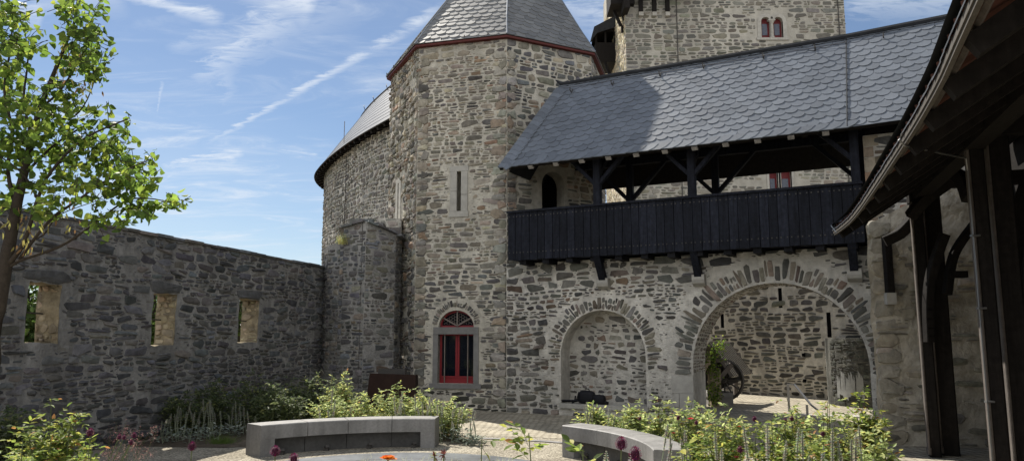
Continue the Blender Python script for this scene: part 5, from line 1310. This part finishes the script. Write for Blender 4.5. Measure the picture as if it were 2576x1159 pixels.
# dark shaded shrubs along the courtyard wall
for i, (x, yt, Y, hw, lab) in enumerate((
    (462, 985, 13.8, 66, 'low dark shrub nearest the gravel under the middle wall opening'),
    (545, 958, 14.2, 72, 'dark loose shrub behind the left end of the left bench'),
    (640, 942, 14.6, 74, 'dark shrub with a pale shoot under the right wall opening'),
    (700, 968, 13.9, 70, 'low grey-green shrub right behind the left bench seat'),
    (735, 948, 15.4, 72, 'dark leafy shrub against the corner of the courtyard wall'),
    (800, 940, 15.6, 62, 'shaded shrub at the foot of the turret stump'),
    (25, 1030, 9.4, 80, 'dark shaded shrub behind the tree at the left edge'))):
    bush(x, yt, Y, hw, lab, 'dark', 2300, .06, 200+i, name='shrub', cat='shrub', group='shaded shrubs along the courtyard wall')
for i, (x, yt, Y, n_, sp, lab) in enumerate((
    (455, 1020, 13.0, 12, .25, 'grey-green spiky plant sprawling at the foot of the courtyard wall'),
    (520, 1000, 13.2, 14, .28, 'tall grey spiky plant left of the left bench'),
    (590, 1010, 13.6, 10, .25, 'grey spiky plant just behind the left bench end'))):
    spike_plant(x, yt, Y, n_, sp, lab, 300+i, rosette=120)
# lit bed behind the left bench
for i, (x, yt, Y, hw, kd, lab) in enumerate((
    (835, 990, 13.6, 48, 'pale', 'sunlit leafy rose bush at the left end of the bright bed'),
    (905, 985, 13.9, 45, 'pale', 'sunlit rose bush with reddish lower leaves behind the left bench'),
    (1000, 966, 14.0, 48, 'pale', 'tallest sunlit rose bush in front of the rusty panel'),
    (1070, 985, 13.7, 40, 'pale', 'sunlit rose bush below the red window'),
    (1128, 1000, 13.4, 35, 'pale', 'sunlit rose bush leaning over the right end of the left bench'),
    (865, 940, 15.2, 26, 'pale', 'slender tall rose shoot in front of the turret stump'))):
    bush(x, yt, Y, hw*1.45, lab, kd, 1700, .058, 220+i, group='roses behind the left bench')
for i, (x, yt, Y, n_, sp, lab) in enumerate((
    (838, 975, 13.1, 5, .2, 'silvery spikes at the left of the bright bed'),
    (1012, 985, 13.2, 9, .28, 'thick clump of silvery spikes behind the middle of the left bench'),
    (1085, 992, 13.1, 9, .22, 'silvery spikes behind the right half of the left bench'),
    (1165, 1020, 13.0, 6, .12, 'single silver plant beside the right end of the left bench'),
    (1190, 1048, 12.7, 3, .08, 'small silver plant on the gravel edge'))):
    spike_plant(x, yt, Y, n_, sp, lab, 320+i, rosette=70)
# beds round the right bench
for i, (x, yt, Y, hw, kd, lab, fl) in enumerate((
    (1490, 1022, 12.4, 28, 'pale', 'small sunlit rose bush behind the left end of the right bench', ()),
    (1540, 1045, 12.0, 26, 'pale', 'low yellowish rose bush behind the right bench seat', ()),
    (1592, 1022, 11.8, 30, 'pale', 'sunlit rose bush below the niche seat end', ()),
    (1655, 1008, 11.2, 46, 'pale', 'leafy rose bush with tall shoots before the quoin stones', ()),
    (1735, 1006, 10.4, 62, 'pale', 'large rose bush with one crimson bloom behind the right bench', ((-.05, .75, (.62, .02, .07), .045), (-.28, .55, (.3, .01, .04), .035))),
    (1825, 1012, 9.8, 58, 'pale', 'rose bush with an orange bud in front of the big arch', ((.1, .7, (.6, .14, .06), .035),)),
    (1790, 1070, 8.6, 70, 'rose', 'dense low rose bush beside the end of the right bench', ((.2, .6, (.28, .01, .06), .035),)),
    (1985, 1000, 9.4, 48, 'pale', 'tall rose bush in front of the steel handrail', ()),
    (1935, 1055, 8.2, 66, 'rose', 'yellow-green rose bush between the arch and the tallest roses', ()),
    (2085, 1010, 8.8, 62, 'pale', 'broad rose bush with a dried brown top near the stone pier', ()),
    (2045, 1085, 7.6, 80, 'rose', 'dense yellow-green rose foliage low at the right', ()),
    (2172, 985, 9.8, 32, 'rose', 'tall thin rose shoot against the edge of the stone pier', ()),
    (2200, 1070, 8.0, 42, 'pale', 'rose bush at the right end of the bed before the pier', ()))):
    bush(x, yt, Y, hw*1.15, lab, kd, 1350, .062, 240+i, flowers=fl, group='roses round the right bench')
for i, (x, yt, Y, n_, sp, lab) in enumerate((
    (1476, 1010, 12.2, 4, .06, 'tall silver spikes behind the left end of the right bench'),
    (1533, 1022, 11.9, 3, .08, 'brownish flower spikes behind the right bench seat'),
    (1670, 1068, 7.6, 3, .05, 'tall silver spike crossing the end of the right bench'),
    (1722, 1085, 7.4, 3, .07, 'silver spike standing before the right bench end'),
    (1820, 1090, 7.0, 4, .09, 'silver spikes left of the middle of the right bed'),
    (1868, 1068, 6.9, 4, .08, 'tallest pale silver spikes in the right bed'),
    (1935, 1064, 6.9, 4, .08, 'pale silver spikes below the steel handrail'),
    (2010, 1075, 6.9, 5, .12, 'leaning silver spikes in the right bed'),
    (2105, 1080, 7.0, 5, .12, 'thin silver spikes near the pier'),
    (2165, 1068, 7.4, 4, .1, 'thin pale spikes at the foot of the stone pier'),
    (1583, 1130, 4.6, 1, .02, 'near silver spike between two purple alliums'),
    (1524, 1136, 4.6, 1, .02, 'short near silver spike left of the purple alliums'))):
    spike_plant(x, yt, Y, n_, sp, lab, 340+i, rosette=30 if Y > 5 else 4, name='lambs_ear_plant')
# brownish airy plants
bush(1555, 1028, 12.0, 26, 'airy purple-brown plant between pale roses behind the right bench', 'rose', 200, .03, 290, name='coral_bells', cat='flower plant')
# left foreground bush
bush(140, 1000, 7.2, 105, 'sunlit yellow-green rose bush in the lower left corner', 'rose', 3000, .06, 291)
bush(60, 1105, 6.4, 55, 'low sunlit rose foliage at the bottom left edge', 'rose', 900, .06, 292)
bush(235, 1128, 6.2, 42, 'small rose shoots beside the purple buds at lower left', 'rose', 500, .05, 293)
r_ = random.Random(55)
hc = thing('coral_bells', 'airy reddish flower haze of tiny bells right of the lower left rose bush', 'flower plant', (-4.0, 7.6, 0)); m = MB(); m2 = MB()
for k in range(34):
    b = gz(r_.uniform(265, 360), 1159+r_.uniform(10, 60)); tip = aty(r_.uniform(245, 400), r_.uniform(1060, 1150), b.y); mid_ = b.lerp(tip, .6)+Vector((0, 0, .06))
    m.tube([b, mid_, tip], .002, 3)
    for j in range(26):
        p = mid_.lerp(tip, r_.random()**.7)+rv(r_)*.025; leaf(m2, p, rv(r_), Vector((0, 0, 1)), .012, .012, r_.choice([(.35, .17, .16), (.45, .27, .24), (.25, .1, .1)]))
m.build('stems', 'stem', hc); m2.build('foliage', 'petal', hc)
# near shoots along the lower edge
for i, (x, yt, Y, hw, n_, lab) in enumerate((
    (1212, 1098, 5.0, 26, 130, 'near rose shoot with a few large leaves below the gap between benches'),
    (1335, 1088, 4.9, 52, 330, 'near leafy rose shoot with dried buds at bottom centre'),
    (1468, 1130, 4.6, 34, 140, 'near rose leaves and seed heads left of the alliums'),
    (1720, 1135, 4.8, 38, 140, 'near yellowing rose leaves at the end of the right bench'),
    (2110, 1130, 5.2, 66, 280, 'near large rose leaves at the bottom right of the bed'))):
    bush(x, yt, Y, hw, lab, 'rose', n_, .072, 260+i, group='near rose shoots')
for i, (x, y, Y, s_, lab, tl) in enumerate((
    (483, 1122, 5.0, .05, 'purple allium head over the gravel left of the left bench', .02),
    (692, 1134, 4.6, .055, 'purple allium head in front of the left bench plinth', -.03),
    (739, 1154, 4.4, .055, 'purple allium head cut by the bottom edge below the left bench', .0),
    (1563, 1115, 3.9, .058, 'taller crimson allium head in front of the right bench', .05),
    (1598, 1141, 3.9, .062, 'lower crimson allium head in front of the right bench', .04),
    (227, 1087, 6.0, .055, 'purple allium head at the right side of the lower left bush', .0),
    (300, 1098, 6.6, .038, 'leftmost of four small allium buds at lower left', .3),
    (312, 1099, 6.6, .036, 'second of four small allium buds at lower left', .3),
    (337, 1094, 6.6, .042, 'topmost of four small allium buds at lower left', .35),
    (330, 1112, 6.6, .04, 'lowest of four small allium buds at lower left', .3),
    (1706, 1050, 9.4, .05, 'dark allium head before the large crimson-bloom rose', .0),
    (1752, 1062, 9.3, .05, 'dark allium head on the large rose behind the right bench', .0),
    (1898, 1053, 9.0, .055, 'purple allium head over the cobbles before the arch', .0),
    (1975, 1058, 8.9, .05, 'left of two dark allium heads before the arch', .0),
    (1992, 1052, 8.9, .055, 'right of two dark allium heads before the arch', .0),
    (2070, 1090, 7.6, .05, 'purple allium head in the low yellow-green roses', .0),
    (1862, 1130, 6.4, .05, 'lower purple allium head among the silver spikes', .0),
    (1610, 1052, 11.0, .05, 'dark allium head before the niche seat', .0))):
    allium(x, y, Y, s_, lab, 400+i, tl)
# orange rose and dried heads at the very bottom
rt = thing('orange_rose', 'orange rose bloom at the bottom edge before the slate disc', 'flower', tuple(aty(976, 1154, 3.6))[:2]+(0,))
c = aty(976, 1156, 3.6); m = MB(); m.tube([(c.x, c.y, 0), c], .004, 5); m.build('stem', 'stem', rt); m = MB(); r_ = random.Random(3)
for k in range(18):
    b_ = 2.4*k; leaf(m, c, Vector((cos(b_), sin(b_), .25+k*.06)), Vector((0, 0, 1)), .045*(1-k*.02), .05, tuple(q*r_.uniform(.8, 1.2) for q in (.62, .16, .02)), fold=.35)
m.build('flower_head', 'petal', rt)
for i, (x, y) in enumerate(((1093, 1148), (1117, 1143))):
    rt = thing('dried_rose_head', ('pale green withered rose head at the bottom edge', 'dark brown withered rose head at the bottom edge')[i], 'flower', tuple(aty(x, y, 3.8))[:2]+(0,)); c = aty(x, y, 3.8)
    m = MB(); m.tube([(c.x-.03, c.y, 0), c], .004, 5); m.build('stem', 'stem', rt); m = MB()
    for k in range(16): leaf(m, c, rv(r_)+Vector((0, 0, .4)), Vector((0, 0, 1)), .032, .014, ((.22, .24, .12) if (i == 0 and k % 2) else (.14, .05, .04)))
    m.build('flower_head', 'petal', rt)
m = MB(); r_ = random.Random(14)
for k in range(420):
    p = gz(558+r_.gauss(0, 14), 1118)+Vector((0, r_.uniform(-.1, .1), 0)); l = r_.uniform(.1, .26); d = Vector((r_.gauss(0, .6), r_.gauss(0, .5), 1)).normalized()
    m.add([p, p+Vector((.006, 0, 0)), p+d*l+Vector((d.x*.08, 0, -.03))], ((0, 1, 2),), 0, (.09, .14, .03))
tag(m.build('grass_clump', 'leaf_matte'), 'low green grass clump left of the left bench end', 'grass clump')
# weeds along the wall foot (uncountable)
m = MB(); r_ = random.Random(15)
for k in range(900):
    x = r_.uniform(430, 1130); p = gz(x, r_.uniform(1052, 1085)); 
    if p.y < 12.9: continue
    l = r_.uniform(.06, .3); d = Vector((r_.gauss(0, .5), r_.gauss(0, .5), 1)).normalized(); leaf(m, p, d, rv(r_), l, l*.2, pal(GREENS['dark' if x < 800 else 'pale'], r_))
tag(m.build('ground_cover', 'leaf_matte'), kind='stuff')

# ------------------------------------------------------------------ left foreground tree
tr = thing('young_tree', 'young broadleaf tree with heart-shaped bright green leaves at the left edge', 'tree', (-4.75, 6.6, 0))
TY = 6.6
def T(x, y, dy=0.0): return aty(x, y, TY+dy)
m = MB()
tp0 = T(-60, 1159); trunkp = [Vector((tp0.x, TY, 0)), T(-22, 900), T(-8, 780), T(10, 680), T(27, 595), T(44, 505), T(72, 385), T(100, 272), T(150, 150), T(186, 60), T(205, -60)]
m.tube(trunkp, [.085, .075, .068, .06, .05, .042, .032, .024, .016, .011, .006], 9)
m.build('trunk', 'bark', tr, True)
br = [([(11, 680), (50, 655), (150, 620), (235, 565), (330, 500), (440, 510)], 0, .018), ([(14, 672), (60, 610), (95, 500), (130, 430), (210, 350), (320, 300)], -.3, .024),
      ([(40, 520), (20, 430), (30, 330), (10, 220), (30, 100), (20, -20)], .2, .02), ([(60, 440), (130, 370), (190, 330), (250, 300)], .3, .014),
      ([(80, 350), (60, 250), (70, 150), (60, 60)], .3, .014), ([(100, 272), (150, 230), (200, 150), (250, 60)], -.2, .012), ([(50, 650), (120, 560), (200, 500), (290, 440), (380, 400)], -.4, .016),
      ([(95, 500), (60, 440), (10, 400), (-30, 380)], -.4, .012), ([(27, 595), (0, 560), (-30, 545)], .3, .02), ([(60, 610), (110, 590), (150, 540), (260, 500)], .4, .010), ([(100, 272), (170, 300), (220, 250), (260, 130)], .1, .01)]
mbr = MB(); twigs = []
for path, dy, r0 in br:
    pts = catmull([tuple(T(x, y, dy*(i/len(path)))) for i, (x, y) in enumerate(path)], 4); k = len(pts)
    mbr.tube(pts, [r0*(1-.8*i/k) for i in range(k)], 6); twigs.append(pts)
mbr.build('branches', 'bark', tr, True)
r_ = random.Random(21); ml = MB(); mtw = MB(); mp_ = MB()
clusters = [(25, 25, 50, 45, 80), (50, 110, 55, 50, 90), (15, 130, 40, 60, 60), (25, 215, 60, 55, 100), (95, 135, 28, 40, 22), (185, 30, 35, 45, 60), (215, 95, 45, 55, 95), (235, 150, 35, 60, 70), (200, 175, 45, 45, 60),
            (240, 15, 18, 25, 12), (70, 290, 75, 60, 130), (160, 235, 50, 45, 65), (25, 360, 60, 60, 110), (130, 340, 70, 55, 110), (215, 300, 40, 40, 45), (205, 390, 80, 60, 150), (60, 430, 70, 50, 80), (290, 335, 42, 35, 55), (262, 285, 18, 30, 14),
            (300, 420, 60, 45, 95), (345, 450, 45, 42, 70), (235, 460, 70, 40, 80), (150, 470, 60, 40, 45), (90, 500, 60, 40, 34), (375, 395, 15, 20, 10), (320, 520, 55, 28, 50), (385, 512, 45, 16, 34), (432, 508, 28, 13, 22), (275, 555, 42, 20, 32), (20, 500, 40, 40, 30), (330, 295, 12, 12, 5), (130, 545, 50, 25, 14)]
for cx, cy, rx, ry, n in clusters:
    depth = r_.uniform(-.4, .4)
    ntw = max(1, int(n*1.5/6))
    for s in range(ntw):
        a = r_.uniform(0, 2*pi); q = sqrt(r_.random()); c = T(cx+rx*q*cos(a), cy+ry*q*sin(a), depth+r_.gauss(0, .22))
        if cy < 250 and 88 < cx+rx*q*cos(a) < 148 and 60 < cy+ry*q*sin(a) < 205 and r_.random() < .75: continue
        dirt = Vector((r_.gauss(.5, .5), r_.gauss(0, .5), r_.gauss(.1, .6))).normalized()*r_.uniform(.12, .26)
        c0_ = c-dirt*.5; c1_ = c+dirt*.5; mtw.tube([c0_, c.lerp(c1_, .3)+Vector((0, 0, .012)), c1_], .0028, 4)
        for k in range(6):
            p = c0_.lerp(c1_, k/5)+rv(r_)*.012; d = (Vector((r_.gauss(0, .8), r_.gauss(0, .8), r_.gauss(-.5, .5)))+dirt).normalized(); sz = r_.uniform(.034, .082)
            col = pal(GREENS['tree'], r_, .2)
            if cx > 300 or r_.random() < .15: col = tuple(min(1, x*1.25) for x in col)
            leaf(ml, p+d*.015, d, rv(r_).normalized(), sz, sz*.95, col, fold=.3, heart=True, droop=.25)
for k in range(170):    # dry seed pods
    x, y = r_.choice(((175, 100), (165, 150), (205, 220), (30, 540), (90, 570), (180, 540), (240, 490), (130, 500), (60, 610))); p = T(x+r_.gauss(0, 18), y+r_.gauss(0, 22), r_.uniform(-.4, .4))
    leaf(mp_, p, Vector((r_.gauss(0, .3), r_.gauss(0, .3), -1)), rv(r_), r_.uniform(.04, .075), .02, r_.choice([(.26, .22, .07), (.22, .13, .06), (.34, .32, .1)]))
ml.build('crown', 'leaf', tr); tag(mtw.build('twigs', 'bark', tr), kind='stuff'); tag(mp_.build('seed_pods', 'leaf_matte', tr), kind='stuff')

# ------------------------------------------------------------------ trees outside the wall (seen through its openings)
def bg_tree(x, y, h, R, label, seed, n=6500):
    r = random.Random(seed); t = thing('tree', label, 'tree', (x, y, 0), 'trees outside the courtyard wall'); m = MB()
    m.tube([(x, y, -.5), (x+.1, y, h*.35), (x, y, h*.8)], [.22, .16, .05], 8)
    for k in range(9):
        a = r.uniform(0, 2*pi); m.tube([(x, y, h*r.uniform(.2, .6)), (x+R*.7*cos(a), y+R*.7*sin(a), h*r.uniform(.5, .9))], [.06, .015], 5)
    m.build('trunk', 'bark', t); ml = MB()
    cl_ = [(r.gauss(0, R*.5), r.gauss(0, R*.5), h*.5+r.gauss(0, h*.22)) for _ in range(70)]
    for k in range(n):
        c = r.choice(cl_); p = Vector((x+c[0]+r.gauss(0, R*.13), y+c[1]+r.gauss(0, R*.13), max(.2, c[2]+r.gauss(0, R*.13)))); s_ = r.uniform(.10, .2); leaf(ml, p, rv(r), rv(r), s_, s_*.7, pal([((.045, .075, .018), 3), ((.075, .11, .025), 2)], r, .35))
    ml.build('crown', 'leaf', t)
bg_tree(-12.3, 19.2, 3.7, 1.5, 'green tree beyond the leftmost opening of the courtyard wall', 1)
bg_tree(-13.0, 27.5, 4.3, 1.6, 'green tree beyond the middle opening of the courtyard wall', 2)
bg_tree(-12.9, 35.5, 4.6, 1.6, 'green tree beyond the rightmost opening of the courtyard wall', 3)
# ivy on the well pillar
m = MB(); r_ = random.Random(41)
for k in range(420):
    x, y = r_.choice(((1795, 890), (1790, 915), (1800, 935), (1792, 1000), (1798, 985), (1812, 868))); p = aty(x+r_.gauss(0, 9), y+r_.gauss(0, 14), YW-.14+r_.uniform(-.05, .05)); leaf(m, p, rv(r_), Vector((0, -1, .3)), .06, .05, pal(GREENS['tree'], r_, .3))
tag(m.build('ivy', 'leaf'), 'green ivy climbing the pale pillar of the well house', 'ivy')
print('objects', len(bpy.data.objects))
